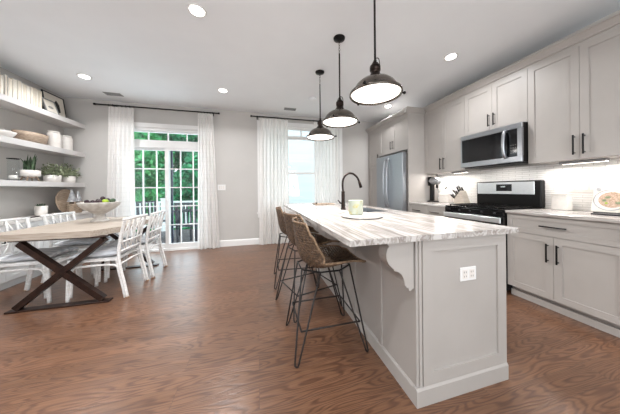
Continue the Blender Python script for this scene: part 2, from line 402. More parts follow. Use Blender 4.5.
MB().box(-1.672, -1.638, D+.128, D+.148, .045, 1.985).build('dark_strip', 'navy', door)  # narrow dark blue strip beside the middle stile
MB().rbox(-1.72, -1.69, D+.012, D+.04, .95, 1.15).build('handle', 'white', door)

# window
win = struct(thing('window_1', '', '', (.97, D, .6))); del win['label']; del win['category']
m = MB(); frame(m, 0, 1.94, .57, 2.64, .08, D-.022, D, wb=.09); m.build('casing', 'white', win)
MB().box(-.02, 1.96, D-.05, D-.0225, .655, .68).build('window_sill', 'white', win)
m = MB(); frame(m, .081, 1.859, .661, 2.559, .04, D+.005, D+.15); m.box(.121, 1.819, D+.03, D+.13, 2.32, 2.345); m.build('window_frame', 'white', win)
m = MB(); frame(m, .122, 1.818, .702, 1.55, .05, D+.04, D+.07, wb=.15); s_ = m.build('sash', 'white', win)
MB().box(.172, 1.768, D+.052, D+.058, .852, 1.50).build('pane', 'glass', s_)
m = MB(); frame(m, .122, 1.818, 1.505, 2.319, .05, D+.075, D+.105, wt=.03); s_ = m.build('sash', 'white', win)
MB().box(.172, 1.768, D+.087, D+.093, 1.555, 2.289).build('pane', 'glass', s_)
m = MB(); frame(m, .122, 1.818, 2.346, 2.518, .02, D+.05, D+.09); m.box(.955, .985, D+.05, D+.09, 2.366, 2.498); s_ = m.build('transom_frame', 'white', win)
MB().box(.142, 1.798, D+.067, D+.073, 2.366, 2.498).build('pane', 'glass', s_)

# added wide window behind the camera, unseen, set around the fill lamp
rw = struct(thing('added_window', '', '', (0, YF, .5))); del rw['label']; del rw['category']
m = MB(); frame(m, -2.4, 2.4, .5, 2.6, .06, YF-.15, YF-.02)
for x in (-1.2, 0, 1.2): m.box(x-.03, x+.03, YF-.15, YF-.02, .56, 2.54)
m.build('window_frame', 'white', rw)
MB().box(-2.34, 2.34, YF-.145, YF-.14, .56, 2.54).build('pane', 'glass', rw)

# backsplash tile
struct(MB().box(XR-.012, XR, .905, 3.27, .916, 1.425).build('trim_1', 'tile'))

# ------------------------------------------------------------------ ceiling fixtures
def can(x, y, label):
    t = thing('recessed_light', label, 'ceiling light', (x, y, ZC), group='recessed ceiling lights')
    MB().lathe([(.058, -.001), (.058, -.006), (.078, -.008), (.082, -.001)], 28, (x, y, ZC)).build('trim_ring', 'white', t)
    MB().lathe([(.0, -.0085), (.058, -.0085), (.058, -.0005), (0, -.0005)], 28, (x, y, ZC)).build('lens', 'can', t)
    lamp('recessed_bulb', 'AREA', (x, y, ZC-.02), 14, (.97, .985, 1), .12, shape='DISK', spread=R(145))
for x, y, l in ((-.523, 2.17, 'round recessed light nearest the top edge, left of the pendants'), (-2.38, 3.816, 'round recessed light over the dining table'),
                (-.54, 3.805, 'round recessed light near the right end of the left curtain rod'), (2.347, 2.145, 'round recessed light in front of the range cabinets'),
                (2.518, 3.742, 'small round recessed light beside the tall fridge cabinets, past the nearest pendant')):
    can(x, y, l)
for x, y in ((-2.4, 2.1), (-.5, .2), (2.3, .2), (-2.4, .2), (-.5, -1.6), (2.3, -1.6)):
    lamp('recessed_bulb', 'AREA', (x, y, ZC-.02), 6 if x > 0 else 17, (.97, .985, 1), .12, shape='DISK', spread=R(145))
def vent(x, y, label):
    t = thing('ceiling_vent', label, 'ceiling vent', (x, y, ZC), group='ceiling vents')
    m = MB(); z0, z1 = ZC-.008, ZC-.0008
    for a, b, c, d in ((x-.12, x+.12, y-.06, y-.045), (x-.12, x+.12, y+.045, y+.06), (x-.12, x-.105, y-.045, y+.045), (x+.105, x+.12, y-.045, y+.045)): m.box(a, b, c, d, z0, z1)
    m.build('frame', 'vent', t)
    m = MB()
    for i in range(6): m.bar((x-.105, y-.037+i*.015, ZC-.005), (x+.105, y-.037+i*.015, ZC-.005), .009, .0015, (0, .5, 1))
    m.build('louvre', 'vent', t)
    MB().box(x-.105, x+.105, y-.045, y+.045, ZC-.0012, ZC-.0004).build('duct', 'printg', t)
vent(-2.349, 4.395, 'slatted ceiling vent above the left curtain')
vent(.65, 4.362, 'slatted ceiling vent in front of the window curtain rod')
tag(MB().lathe([(.0, -.035), (.05, -.035), (.062, -.028), (.066, -.001), (0, -.001)], 28, (.975, 3.738, ZC)).build('smoke_detector', 'ceil', base=(.975, 3.738, ZC)), 'round white smoke detector on the ceiling beyond the farthest pendant', 'smoke detector')

# pendants
def pendant():
    t = thing('pendant_lamp', '', 'pendant lamp', (0, 0, ZC), group='bronze dome pendants over the island')
    b = lambda m, n, k, p=t: m.build(n, k, p, world=False)
    zr = 1.885-ZC
    b(MB().lathe([(0, -.028), (.02, -.028), (.06, -.016), (.064, -.001), (0, -.001)], 24), 'canopy', 'black')
    m = MB()
    for i in range(5):
        z = -.035-i*.03
        m.tube([(math.cos(a)*.008*(i % 2), math.cos(a)*.008*(1-i % 2), z+math.sin(a)*.019) for a in [2*PI*k/10 for k in range(10)]], .0022, 5, True)
    b(m, 'chain', 'bronze')
    b(MB().tube([(0, 0, -.17), (0, 0, zr+.25)], .008, 10), 'rod', 'black')
    m = MB().lathe([(0, .268), (.012, .268), (.012, .246), (.026, .242), (.026, .232), (.037, .226), (.041, .218), (.041, .188), (.034, .183), (.034, .162), (.042, .156), (.048, .146), (.060, .134), (.060, .118), (0, .118)], 24, (0, 0, zr))
    hs = b(m, 'socket_housing', 'bronze')
    m = MB()
    for s in (-1, 1): m.tube(smooth([(0, s*.058, zr+.13), (0, s*.064, zr+.19), (0, s*.054, zr+.245), (0, s*.025, zr+.272), (0, 0, zr+.277)], 4), .0035, 6)
    b(m, 'yoke', 'bronze', hs)
    prof = [(.050, .128), (.085, .120), (.118, .103), (.146, .078), (.163, .050), (.168, .034), (.182, .028), (.195, .020), (.199, .0), (.194, -.006), (.188, 0), (.178, .015), (.158, .032), (.153, .050), (.135, .073), (.108, .094), (.08, .108), (.05, .116)]
    n = 40; m = MB(); vs = []
    for (r, z) in prof: vs += [(math.cos(2*PI*k/n)*r, math.sin(2*PI*k/n)*r, zr+z) for k in range(n)]
    mm = len(prof); m.add(vs, [[i*n+k, i*n+(k+1) % n, ((i+1) % mm)*n+(k+1) % n, ((i+1) % mm)*n+k] for i in range(mm) for k in range(n)], True)
    dm = b(m, 'dome', 'dome')
    for a in (-.35, -.35+PI*2/3, -.35+PI*4/3):
        c, s = math.cos(a), math.sin(a)
        m = MB().tube([(c*.189, s*.189, zr+.008), (c*.214, s*.214, zr+.008)], .006, 8); m.ball((c*.218, s*.218, zr+.008), .012, 8)
        b(m, 'thumb_screw', 'black', dm)
    b(MB().lathe([(0, -.004), (.115, -.002), (.180, .006), (.182, .012), (0, .012)], 40, (0, 0, zr)), 'diffuser', 'glow')
    return t
pp = pendant()
PEND = [(.885, 1.48, 'nearest and largest-looking bronze dome pendant over the island'), (.871, 2.184, 'middle bronze dome pendant over the island'), (.855, 2.885, 'farthest bronze dome pendant, in front of the window curtain')]
for i, (x, y, l) in enumerate(PEND):
    o = pp if i == 0 else copy_tree(pp)
    o.location = (x, y, ZC); o['label'] = l; o.rotation_euler.z = (0, .2, -.1)[i]
    lamp('pendant_bulb', 'AREA', (x, y, 1.872), 9, (1, .96, .92), .34, shape='DISK')

# ------------------------------------------------------------------ cabinets of the right wall
def shaker(m, y0, y1, z0, z1, xf, t=.02, w=.058, rec=.009):
    """door facing -x, front face at xf"""
    m.box(xf, xf+t, y0, y0+w, z0, z1); m.box(xf, xf+t, y1-w, y1, z0, z1)
    m.box(xf, xf+t, y0+w, y1-w, z0, z0+w); m.box(xf, xf+t, y0+w, y1-w, z1-w, z1)
    m.box(xf+rec, xf+t-.002, y0+w, y1-w, z0+w, z1-w); return m
def pull_v(y, z0, z1, xf, p):
    m = MB().rbox(xf-.034, xf-.024, y-.006, y+.006, z0, z1, .002)
    for z in (z0+.018, z1-.018): m.box(xf-.0245, xf, y-.004, y+.004, z-.004, z+.004)
    m.build('handle', 'black', p)
def pull_h(y0, y1, z, xf, p):
    m = MB().rbox(xf-.034, xf-.024, y0, y1, z-.006, z+.006, .002)
    for y in (y0+.018, y1-.018): m.box(xf-.0245, xf, y-.004, y+.004, z-.004, z+.004)
    m.build('handle', 'black', p)
G = .0015
def upper(name, label, y0, y1, z0, z1, xf, doors, depth_to=XR, pulls=(), pz=None):
    t = thing(name, label, 'cabinet', (XR-.15, (y0+y1)/2, z0))
    MB().box(xf+.0205, depth_to-.0005, y0+.0005, y1-.0005, z0, z1).build('body', 'cab', t)
    for (a, b), pl in zip(doors, pulls):
        d = shaker(MB(), a+G, b-G, z0+.002, z1-.002, xf).build('door', 'cab', t)
        if pl is not None: pull_v(pl, pz[0], pz[1], xf, d)
    return t
XU, XB, XP = 2.953, 2.616, 2.613
upper('upper_cabinet', 'greige two-door wall cabinet nearest the camera, right of the microwave', .91, 1.715, 1.425, 2.504, XU, [(1.312, 1.715), (.91, 1.312)], pulls=(1.345, 1.279), pz=(1.47, 1.66))
upper('upper_cabinet', 'short greige two-door cabinet directly above the microwave', 1.716, 2.478, 1.905, 2.504, XU, [(2.098, 2.478), (1.716, 2.098)], pulls=(2.131, 2.065), pz=(1.965, 2.125))
upper('upper_cabinet', 'greige two-door wall cabinet between the microwave and the fridge panel', 2.479, 3.272, 1.425, 2.504, XU, [(2.873, 3.272), (2.479, 2.873)], pulls=(2.906, 2.840), pz=(1.47, 1.66))
upper('refrigerator_cabinet', 'greige two-door cabinet over the stainless refrigerator', 3.300, 4.213, 1.875, 2.504, XP, [(3.748, 4.213), (3.300, 3.748)], pulls=(3.782, 3.714), pz=(1.945, 2.105))
tag(MB().box(XP, XR-.0005, 3.2735, 3.299, 0, 2.504).build('side_panel', 'cab', base=(XR-.3, 3.286, 0)), 'tall greige end panel beside the stainless refrigerator', 'cabinet panel')
t = thing('pantry_cabinet', 'tall narrow greige pantry cabinet past the refrigerator', 'cabinet', (XR-.3, 4.43, 0))
MB().box(XP+.0205, XR-.0005, 4.2145, 4.66, .1, 2.504).build('body', 'cab', t)
MB().box(XP+.07, XR-.0005, 4.2145, 4.66, 0, .0995).build('toe_kick', 'cab', t)
d = shaker(MB(), 4.216, 4.658, 1.715, 2.502, XP).build('door', 'cab', t); pull_v(4.262, 1.76, 1.93, XP, d)
d = shaker(MB(), 4.216, 4.658, .105, 1.705, XP).build('door', 'cab', t); pull_v(4.262, 1.30, 1.47, XP, d)
struct(MB().box(XP+.02, XR-.0005, 4.6605, D-.0005, 0, 2.504).build('trim_2', 'cab'))
# crown moulding
def crown(path_x, y0, y1, m):
    x = path_x
    m.prism([(x+.02, 2.505), (x+.004, 2.505), (x+.004, 2.53), (x-.012, 2.533), (x-.012, 2.545), (x-.05, 2.585), (x-.062, 2.588), (x-.062, 2.603), (x+.02, 2.603)], y0, y1, 'y')
m = MB()
crown(XU, .91, 3.205, m); crown(XP, 3.2735, D-.001, m)
# return along the fridge panel, facing the camera
y = 3.2735
m.prism([(y+.02, 2.505), (y-.004, 2.505), (y-.004, 2.53), (y-.02, 2.533), (y-.02, 2.545), (y-.05, 2.585), (y-.062, 2.588), (y-.062, 2.603), (y+.02, 2.603)], XP-.062, XU+.02, 'x')
m.box(XU+.021, XR-.001, .91, 3.2, 2.505, 2.52); m.box(XP+.021, XR-.001, 3.3, D-.001, 2.505, 2.52)
tag(m.build('crown_molding', 'cab', base=(XU, 2.8, 2.505)), 'greige crown moulding running along the tops of the wall cabinets', 'moulding')

# base cabinets
def base_cab(label, y0, y1, drawers, doors, dz=.70):
    t = thing('base_cabinet', label, 'cabinet', (XR-.3, (y0+y1)/2, 0))
    MB().box(XB+.0205, XR-.0005, y0+.0005, y1-.0005, .1095, .884).build('body', 'cab', t)
    MB().box(XB+.075, XR-.0005, y0+.0005, y1-.0005, .0, .109).build('toe_kick', 'cab', t)
    MB().box(XB+.055, XB+.074, y0+.0005, y1-.0005, .0, .062).build('kick_molding', 'isl', t)
    for (a, b, h0, h1) in drawers:
        d = shaker(MB(), a+G, b-G, dz, .882, XB, w=.045).build('drawer', 'cab', t); pull_h(h0, h1, (dz+.882)/2, XB, d)
    for (a, b, hy) in doors:
        d = shaker(MB(), a+G, b-G, .115, dz-.004, XB).build('door', 'cab', t); pull_v(hy, .46, .635, XB, d)
base_cab('greige base cabinet with one wide drawer and two doors, right of the range', .905, 1.712, [(.905, 1.712, 1.235, 1.425)], [(1.335, 1.712, 1.372), (.905, 1.335, 1.30)])
base_cab('greige base cabinet with two drawers between range and fridge panel', 2.480, 3.272, [(2.87, 3.272, 2.985, 3.155), (2.48, 2.87, 2.60, 2.77)], [(2.87, 3.272, 2.91), (2.48, 2.87, 2.83)])
tag(MB().rbox(XB-.028, XR-.0125, .88, 1.712, .885, .915, .004).build('countertop', 'stone', base=(XR-.3, 1.3, .885)), 'veined stone countertop under the cookbook, right of the range', 'countertop')
tag(MB().rbox(XB-.028, XR-.0125, 2.48, 3.272, .885, .915, .004).build('countertop', 'stone', base=(XR-.3, 2.88, .885)), 'short stone countertop under the knife block, left of the range', 'countertop')

# ------------------------------------------------------------------ microwave
t = thing('microwave', 'stainless over-the-range microwave with a black glass door', 'microwave', (3.06, 2.095, 1.44))
y0, y1, z0, z1, xf = 1.722, 2.474, 1.445, 1.90, 2.868
MB().box(xf+.03, XR-.013, y0, y1, z0+.01, z1).build('body', 'black', t)
m = MB(); m.rbox(xf, xf+.0295, y0, y1, z0+.01, z0+.075); m.rbox(xf, xf+.0295, y0, y1, z1-.06, z1); m.box(xf+.002, xf+.0295, y0, y0+.045, z0+.076, z1-.061); m.box(xf+.002, xf+.0295, y1-.02, y1, z0+.076, z1-.061)
fr = m.build('front_frame', 'steel', t)
MB().box(xf+.006, xf+.029, 1.862, y1-.021, z0+.077, z1-.062).build('door_glass', 'bglass', t)
MB().box(xf+.004, xf+.029, y0+.046, 1.859, z0+.077, z1-.062).build('control_panel', 'bglass', t)
m = MB()
for i in range(4):
    for j in range(3): m.box(xf+.003, xf+.0039, 1.780+j*.024, 1.79+j*.024, 1.56+i*.03, 1.566+i*.03)
m.build('keypad', 'printg', t)
MB().tube(smooth([(xf, 1.885, 1.52), (xf-.03, 1.885, 1.55), (xf-.045, 1.885, 1.67), (xf-.03, 1.885, 1.80), (xf, 1.885, 1.83)], 6), .018, 12).build('handle', 'steel', t)
MB().box(xf+.04, XR-.02, y0+.03, y1-.03, z0, z0+.0095).build('vent_grille', 'dark', t)

# ------------------------------------------------------------------ range
t = thing('range', 'stainless and black gas range between the base cabinets', 'range', (2.9, 2.095, 0))
y0, y1 = 1.716, 2.476
MB().box(2.605, 3.235, y0, y1, .04, .90).build('body', 'black', t)
MB().rbox(2.585, 3.235, y0, y1, .9005, .918).build('cooktop', 'bglass', t)
MB().rbox(2.575, 2.6045, y0+.003, y1-.003, .845, .899).build('knob_panel', 'bglass', t)
d = MB().rbox(2.568, 2.6045, y0+.003, y1-.003, .20, .843).build('oven_door', 'bglass', t)
MB().rbox(2.5655, 2.5678, y0+.003, y1-.003, .755, .772).build('door_band', 'black', d)
m = MB().rbox(2.535, 2.552, y0+.01, y1-.01, .768, .830, .006)
for y in (y0+.05, y1-.05): m.box(2.5525, 2.565, y-.012, y+.012, .78, .80)
m.build('handle', 'steell', d)
MB().rbox(2.572, 2.6045, y0+.003, y1-.003, .05, .195).build('drawer', 'steel', t)
for i in range(5):
    y = y0+.09+i*.145
    MB().lathe([(0, 0), (.011, 0), (.012, .006), (.010, .014), (0, .014)], 16).xf(Matrix.Translation((2.5745, y, .873)) @ Matrix.Rotation(-PI/2, 4, 'Y')).build('knob', 'printb', t)
for cy in (1.85, 2.095, 2.34):
    m = MB()
    for a in (-.10, 0, .10): m.bar((2.63, cy+a, .932), (3.08, cy+a, .932), .01, .012)
    for x in (2.64, 2.86, 3.07): m.bar((x, cy-.105, .932), (x, cy+.105, .932), .012, .01)
    for x in (2.64, 3.07):
        for a in (-.1, .1): m.box(x-.006, x+.006, cy+a-.006, cy+a+.006, .918, .9265)
    m.build('burner_grate', 'black', t)
for x, y in ((2.75, 1.85), (2.97, 1.85), (2.75, 2.34), (2.97, 2.34), (2.86, 2.095)):
    MB().lathe([(0, .0), (.045, 0), (.045, .008), (.03, .012), (0, .012)], 20, (x, y, .9185)).build('burner_cap', 'black', t)
g = MB().rbox(3.165, 3.235, y0-.002, y1+.002, .9185, 1.245, .01).build('backguard', 'black', t)
MB().rbox(3.158, 3.1645, y0+.06, y1-.02, 1.075, 1.232, .004).build('backguard_panel', 'steell', g)
MB().box(3.155, 3.1578, 2.01, 2.195, 1.115, 1.205).build('display', 'bglass', g)
m = MB()
for i in range(4):
    m.box(3.153, 3.1549, 2.085+i*.014, 2.093+i*.014, 1.165, 1.182)
m.build('display_digit', 'rail', g)

# ------------------------------------------------------------------ refrigerator
t = thing('refrigerator', 'stainless french-door refrigerator with two curved handles', 'refrigerator', (2.9, 3.755, 0))
y0, y1 = 3.315, 4.195
MB().box(2.60, 3.24, y0, y1, .03, 1.80).build('body', 'gside', t)
MB().rbox(2.515, 2.5995, y0, 3.766, .70, 1.822, .012).build('door', 'steelf', t)
dl = MB().rbox(2.515, 2.5995, 3.771, y1, .70, 1.822, .012).build('door', 'steelf', t)
fz = MB().rbox(2.515, 2.5995, y0, y1, .06, .692, .012).build('freezer_drawer', 'steelf', t)
for yy in (3.715, 3.822):
    MB().tube(smooth([(2.512, yy, .80), (2.48, yy, .86), (2.452, yy, 1.05), (2.445, yy, 1.27), (2.452, yy, 1.5), (2.48, yy, 1.69), (2.512, yy, 1.75)], 5), .015, 10).build('handle', 'steel', t)
MB().tube([(2.512, 3.40, .63), (2.465, 3.42, .63), (2.465, 4.09, .63), (2.512, 4.11, .63)], .013, 10).build('handle', 'steel', fz)
for y in (y0+.06, y1-.06): MB().box(2.56, 2.65, y-.03, y+.03, 1.8225, 1.84).build('hinge_cover', 'gside', t)

# ------------------------------------------------------------------ island
X0, X1, Y0, Y1 = .80, 1.4525, .952, 3.54
t = thing('kitchen_island', 'large pale greige kitchen island base with panelled end and corbels', 'kitchen island', (1.13, 2.25, 0))
m = MB().box(X0+.03, X1-.02, Y0+.03, Y1, .0, .695)
m.box(X0+.03, X1-.02, Y0+.03, 2.02, .6951, .8845); m.box(X0+.03, X1-.02, 2.63, Y1, .6951, .8845); m.box(X0+.03, 1.095, 2.0201, 2.6299, .6951, .8845)
m.build('body', 'isl', t)
# end facing the camera: panel door between posts
def shaker_y(m, x0, x1, z0, z1, yf, t_=.02, w=.058, rec=.010):
    m.box(x0, x0+w, yf, yf+t_, z0, z1); m.box(x1-w, x1, yf, yf+t_, z0, z1)
    m.box(x0+w, x1-w, yf, yf+t_, z0, z0+w); m.box(x0+w, x1-w, yf, yf+t_, z1-w, z1)
    m.box(x0+w, x1-w, yf+rec, yf+t_-.001, z0+w, z1-w); return m
shaker_y(MB(), .848, 1.4525, .098, .884, Y0+.006, w=.067).build('end_panel', 'isl', t)
m = MB().box(X0+.008, X0+.020, Y0+.012, Y0+.03, .098, .884); m.box(X0+.026, X0+.042, Y0+.008, Y0+.0295, .098, .884); m.box(X0+.02, X0+.048, Y0+.016, Y0+.0295, .098, .884)
m.build('corner_post', 'isl', t)
# side facing the stools: flat panels with narrow battens
m = MB(); m.box(X0+.010, X0+.0295, Y0+.03, Y1, .098, .884); m.build('side_panel', 'isl', t)
for yb in (1.31, 1.72, 2.13, 2.54, 2.95, 3.36):
    MB().box(X0+.002, X0+.0098, yb-.022, yb+.022, .098, .884).build('batten', 'isl', t)
MB().box(X1-.0195, X1, Y0+.0265, Y1, .098, .884).build('side_panel', 'isl', t)
# base moulding
m = MB()
m.prism([(Y0, 0), (Y0, .085), (Y0+.007, .097), (Y0+.03, .097), (Y0+.03, 0)], X0, X1+.004, 'x')
m.prism([(X0, 0), (X0, .085), (X0+.007, .097), (X0+.0299, .097), (X0+.0299, 0)], Y0+.0301, Y1, 'y')
m.build('base_molding', 'isl', t)
# corbels
CB = [(X0+.0018, .884), (.633, .884), (.633, .868), (.640, .866), (.640, .858), (.632, .848), (.626, .832), (.624, .812), (.628, .79), (.638, .77), (.655, .75), (.672, .738), (.672, .73), (.684, .727), (.700, .720), (.716, .706), (.727, .688), (.733, .668), (.734, .650), (.744, .648), (.744, .636), (.758, .634), (.758, .624), (.768, .618), (.782, .618), (.790, .625), (X0+.0018, .63)]
CB = [(x if x > .78 else x+.012, z-.004 if z < .7 else z) for x, z in CB]
for yc in (1.008, 3.42):
    MB().prism(CB, yc-.036, yc+.036, 'y').build('corbel', 'isl', t)
m = MB()   # small double outlet plate
o = thing('power_outlet', 'white double outlet plate on the island end panel', 'outlet', (1.163, .967, .666))
MB().rbox(1.106, 1.222, .9615, .9675, .628, .706, .002).build('plate', 'white', o)
m = MB()
for cx in (1.139, 1.189):
    m.box(cx-.018, cx+.018, .9600, .9612, .642, .692)
r_ = m.build('receptacle', 'ceramic', o)
m = MB()
for cx in (1.139, 1.189):
    for zz in (.655, .679):
        m.box(cx-.008, cx-.006, .9592, .9598, zz-.005, zz+.005); m.box(cx+.006, cx+.008, .9592, .9598, zz-.005, zz+.005)
m.build('slot', 'gap', r_)
# countertop with sink cutout
SX0, SX1, SY0, SY1 = 1.10, 1.425, 2.03, 2.62
m = MB(); a, b, c, d = .418, 1.53, .938, 3.577
m.box(a, b, c, SY0, .885, .915); m.box(a, b, SY1, d, .885, .915); m.box(a, SX0, SY0, SY1, .885, .915); m.box(SX1, b, SY0, SY1, .885, .915)
tag(m.build('island_countertop', 'stone', base=(.97, 2.26, .885)), 'long white and grey veined stone slab on the kitchen island', 'countertop')
m = MB(); s0, s1, s2, s3 = SX0+.001, SX1-.001, SY0+.001, SY1-.001
m.box(s0, s1, s2, s3, .70, .703); m.box(s0, s0+.003, s2, s3, .703, .905); m.box(s1-.003, s1, s2, s3, .703, .905); m.box(s0+.003, s1-.003, s2, s2+.003, .703, .905); m.box(s0+.003, s1-.003, s3-.003, s3, .703, .905)
tag(m.build('kitchen_sink', 'steel', base=(1.26, 2.3, .70)), 'stainless undermount sink set into the island countertop', 'sink')

# faucet
t = thing('kitchen_faucet', 'dark bronze gooseneck kitchen faucet standing on the island', 'faucet', (.985, 2.39, .915))
x, y = .985, 2.39
MB().lathe([(0, 0), (.031, 0), (.031, .010), (.026, .016), (.024, .05), (.020, .11), (.022, .17), (.020, .20), (.022, .205), (.022, .215), (.015, .22), (0, .22)], 20, (x, y, .9155)).build('body', 'bronze', t)
pts = smooth([(x, y, 1.12), (x-.005, y, 1.22), (x+.012, y, 1.295), (x+.062, y-.005, 1.343), (x+.125, y-.01, 1.343), (x+.178, y-.015, 1.30), (x+.203, y-.018, 1.25)], 6)
MB().tube(pts, .0125, 12).build('spout', 'bronze', t)
MB().tube([(x+.200, y-.018, 1.256), (x+.213, y-.019, 1.22), (x+.226, y-.02, 1.175)], [.014, .018, .019], 12).build('spray_head', 'bronze', t)
MB().tube([(x, y, .985), (x-.035, y+.01, .995), (x-.06, y+.015, 1.03)], [.010, .009, .006], 8).build('lever', 'bronze', t)

# candle jar on a round tray
t = MB().lathe([(0, 0), (.15, 0), (.175, .008), (.180, .018), (.175, .018), (.165, .012), (.15, .010), (0, .010)], 40, (.872, 1.70, .9155)).build('serving_tray', 'ceramic', base=(.872, 1.70, .9155))
tag(t, 'round white tray under the patterned candle on the island', 'tray')
mm_ = mat('lemon_pattern_glaze', (168, 174, 160), .35, noise=(172, 160, 92), bscale=14)
rr_ = [n for n in mm_.node_tree.nodes if n.type == 'VALTORGB'][0]; rr_.color_ramp.elements[0].position = .34; rr_.color_ramp.elements[1].position = .44
t = thing('candle_jar', 'pale grey-green and yellow patterned candle jar on the white tray', 'candle', (.865, 1.80, .9270))
MB().lathe([(0, 0), (.058, 0), (.065, .006), (.066, .125), (.065, .13), (.060, .13), (.060, .10), (0, .10)], 32, (.865, 1.80, .9270)).build('vessel', mm_, t)
MB().lathe([(0, 0), (.059, 0), (.059, .012), (0, .010)], 24, (.865, 1.80, 1.0265)).build('wax', 'ceramic', t)
MB().tube([(.865, 1.80, 1.038), (.866, 1.80, 1.05)], .0015, 5).build('wick', 'gap', t)
# wooden board at the far end of the island
t = thing('cutting_board', 'thin wooden board with a dark knob at the far end of the island', 'cutting board', (1.1, 3.3, .9155))
MB().rbox(.86, 1.19, 3.22, 3.42, .9155, .932, .006).build('board', 'tan', t)
MB().lathe([(0, 0), (.012, 0), (.016, .012), (.010, .022), (0, .024)], 12, (.89, 3.25, .932)).build('knob', 'rust', t)

# ------------------------------------------------------------------ stools
def stool():
    """local frame: faces +x (towards the island)"""
    t = thing('bar_stool', '', 'bar stool', (0, 0, 0), group='woven stools along the island')
    # seat shell: s along profile (front lip -> seat -> back top), w across
    prof = smooth([(.27, 0, .612), (.20, 0, .622), (.10, 0, .602), (0, 0, .585), (-.10, 0, .592), (-.165, 0, .635), (-.198, 0, .715), (-.215, 0, .82), (-.232, 0, .925)], 8)
    cum = [0]
    for a, b in zip(prof[:-1], prof[1:]): cum.append(cum[-1]+(b-a).length)
    tot = cum[-1]
    def P(s, w):   # s 0..1, w -1..1
        d = s*tot; i = 0
        while i < len(cum)-2 and cum[i+1] < d: i += 1
        k = (d-cum[i])/(cum[i+1]-cum[i]+1e-9); p = prof[i].lerp(prof[i+1], k); tg = (prof[i+1]-prof[i]).normalized()
        nrm = Vector((-tg.z, 0, tg.x)); nrm = -nrm if nrm.z < 0 and s < .5 else nrm
        # inner side normal: up on the seat, forward (+x) on the back
        nrm = Vector((tg.z, 0, -tg.x)); 
        if s < .5 and nrm.z < 0 or s >= .5 and nrm.x < 0: nrm = -nrm
        hw = .205+.03*math.sin(min(1, s*1.6)*PI*.5)
        if s < .12: hw *= .82+.18*math.sin(s/.12*PI/2)
        if s > .62: hw *= 1-.24*((s-.62)/.38)**2.5
        curl = .055*math.sin(min(1, max(0, (s-.05)/.75))*PI)**.8 + (.015 if s < .9 else 0)
        tt = min(1, max(0, (s-.42)/.30)); wr = .085*tt*tt*(3-2*tt)*(1-.35*max(0, (s-.8)/.2))
        q = p + nrm*(abs(w)**2.6)*curl + Vector((wr*abs(w)**2.2, 0, 0)); q.y = w*hw; return q, nrm
    m = MB(); ns, nw = 40, 23
    def ribbon(pts, nrm, wdir, w, th=.0018):
        vs = []; fs = []
        for p, n, u in zip(pts, nrm, wdir): vs += [p-u*w/2+n*th, p+u*w/2+n*th, p+u*w/2-n*th, p-u*w/2-n*th]
        for i in range(len(pts)-1):
            a = i*4; b = a+4
            fs += [[a, a+1, b+1, b], [a+1, a+2, b+2, b+1], [a+2, a+3, b+3, b+2], [a+3, a, b, b+3]]
        m.add(vs, fs, True)
    for j in range(nw):
        w = -1+2*j/(nw-1)
        pts, nn, ww = [], [], []
        for i in range(ns*1+1):
            s = i/ns; p, n = P(s, w); pts.append(p+n*.0035*(1 if (i+j) % 2 else -1)); nn.append(n); ww.append(Vector((0, 1, 0)))
        ribbon(pts, nn, ww, .0105)
    for i in range(ns+1):
        s = i/ns; pts, nn, ww = [], [], []
        for j in range(nw):
            w = -1+2*j/(nw-1); p, n = P(s, w); p2, _ = P(min(1, s+.01), w); p1, _ = P(max(0, s-.01), w)
            pts.append(p+n*.0035*(-1 if (i+j) % 2 else 1)); nn.append(n); ww.append((p2-p1).normalized())
        ribbon(pts, nn, ww, .0165 if s > .5 else .011)
    m.build('woven_seat', 'wicker', t, world=False)
    m = MB(); loop = [P(i/30, -1)[0] for i in range(31)] + [P(1, -1+2*k/12)[0] for k in range(1, 12)] + [P(1-i/30, 1)[0] for i in range(31)] + [P(0, 1-2*k/10)[0] for k in range(1, 10)]
    m.tube(loop, .008, 7, True); m.build('rim', 'wickerrim', t, world=False)
    # hairpin legs
    for sx in (-1, 1):
        for sy in (-1, 1):
            fx, fy = (.255 if sx > 0 else -.255), sy*.225
            top = .585 if sx > 0 else .588
            a = Vector((sx*.185, sy*.085, top)); b = Vector((sx*.07, sy*.172, top-.002)); f = Vector((fx, fy, .006))
            u = (b-a).normalized()
            pts = [a, a.lerp(f-u*.012, .96)] + [f-u*.009+Vector((0, 0, .006)), f+Vector((0, 0, .002)), f+u*.009+Vector((0, 0, .006))] + [b.lerp(f+u*.012, .96), b]
            MB().tube(pts, .0062, 7).build('leg', 'legm', t, world=False)
    m = MB()
    def lp(sx, sy, z):
        k = 1-z/.585; return Vector((sx*(.14+(.255-.14)*k), sy*(.135+(.225-.135)*k), z))
    ring = [lp(-1, -1, .21), lp(1, -1, .21), lp(1, 1, .21), lp(-1, 1, .21)]
    for i in range(4): m.tube([ring[i], ring[(i+1) % 4]], .006, 6)
    m.build('stretcher', 'legm', t, world=False)
    m = MB(); m.tube([(.185, .085, .583), (.185, -.085, .583), (.07, -.172, .583), (-.07, -.172, .583), (-.185, -.085, .583), (-.185, .085, .583), (-.07, .172, .583), (.07, .172, .583)], .006, 6, True)
    m.build('seat_frame', 'black', t, world=False)
    return t
st = stool()
for i, (x, y, rz, l) in enumerate(((.487, 1.60, .0, 'nearest brown woven bar stool with black hairpin legs, front of the row'), (.487, 2.13, .28, 'middle woven bar stool, mostly behind the nearest one'), (.455, 2.735, -.06, 'farthest woven bar stool, closest to the window curtain'))):
    o = st if i == 0 else copy_tree(st)
    o.location = (x, y, 0); o.rotation_euler.z = rz; o['label'] = l

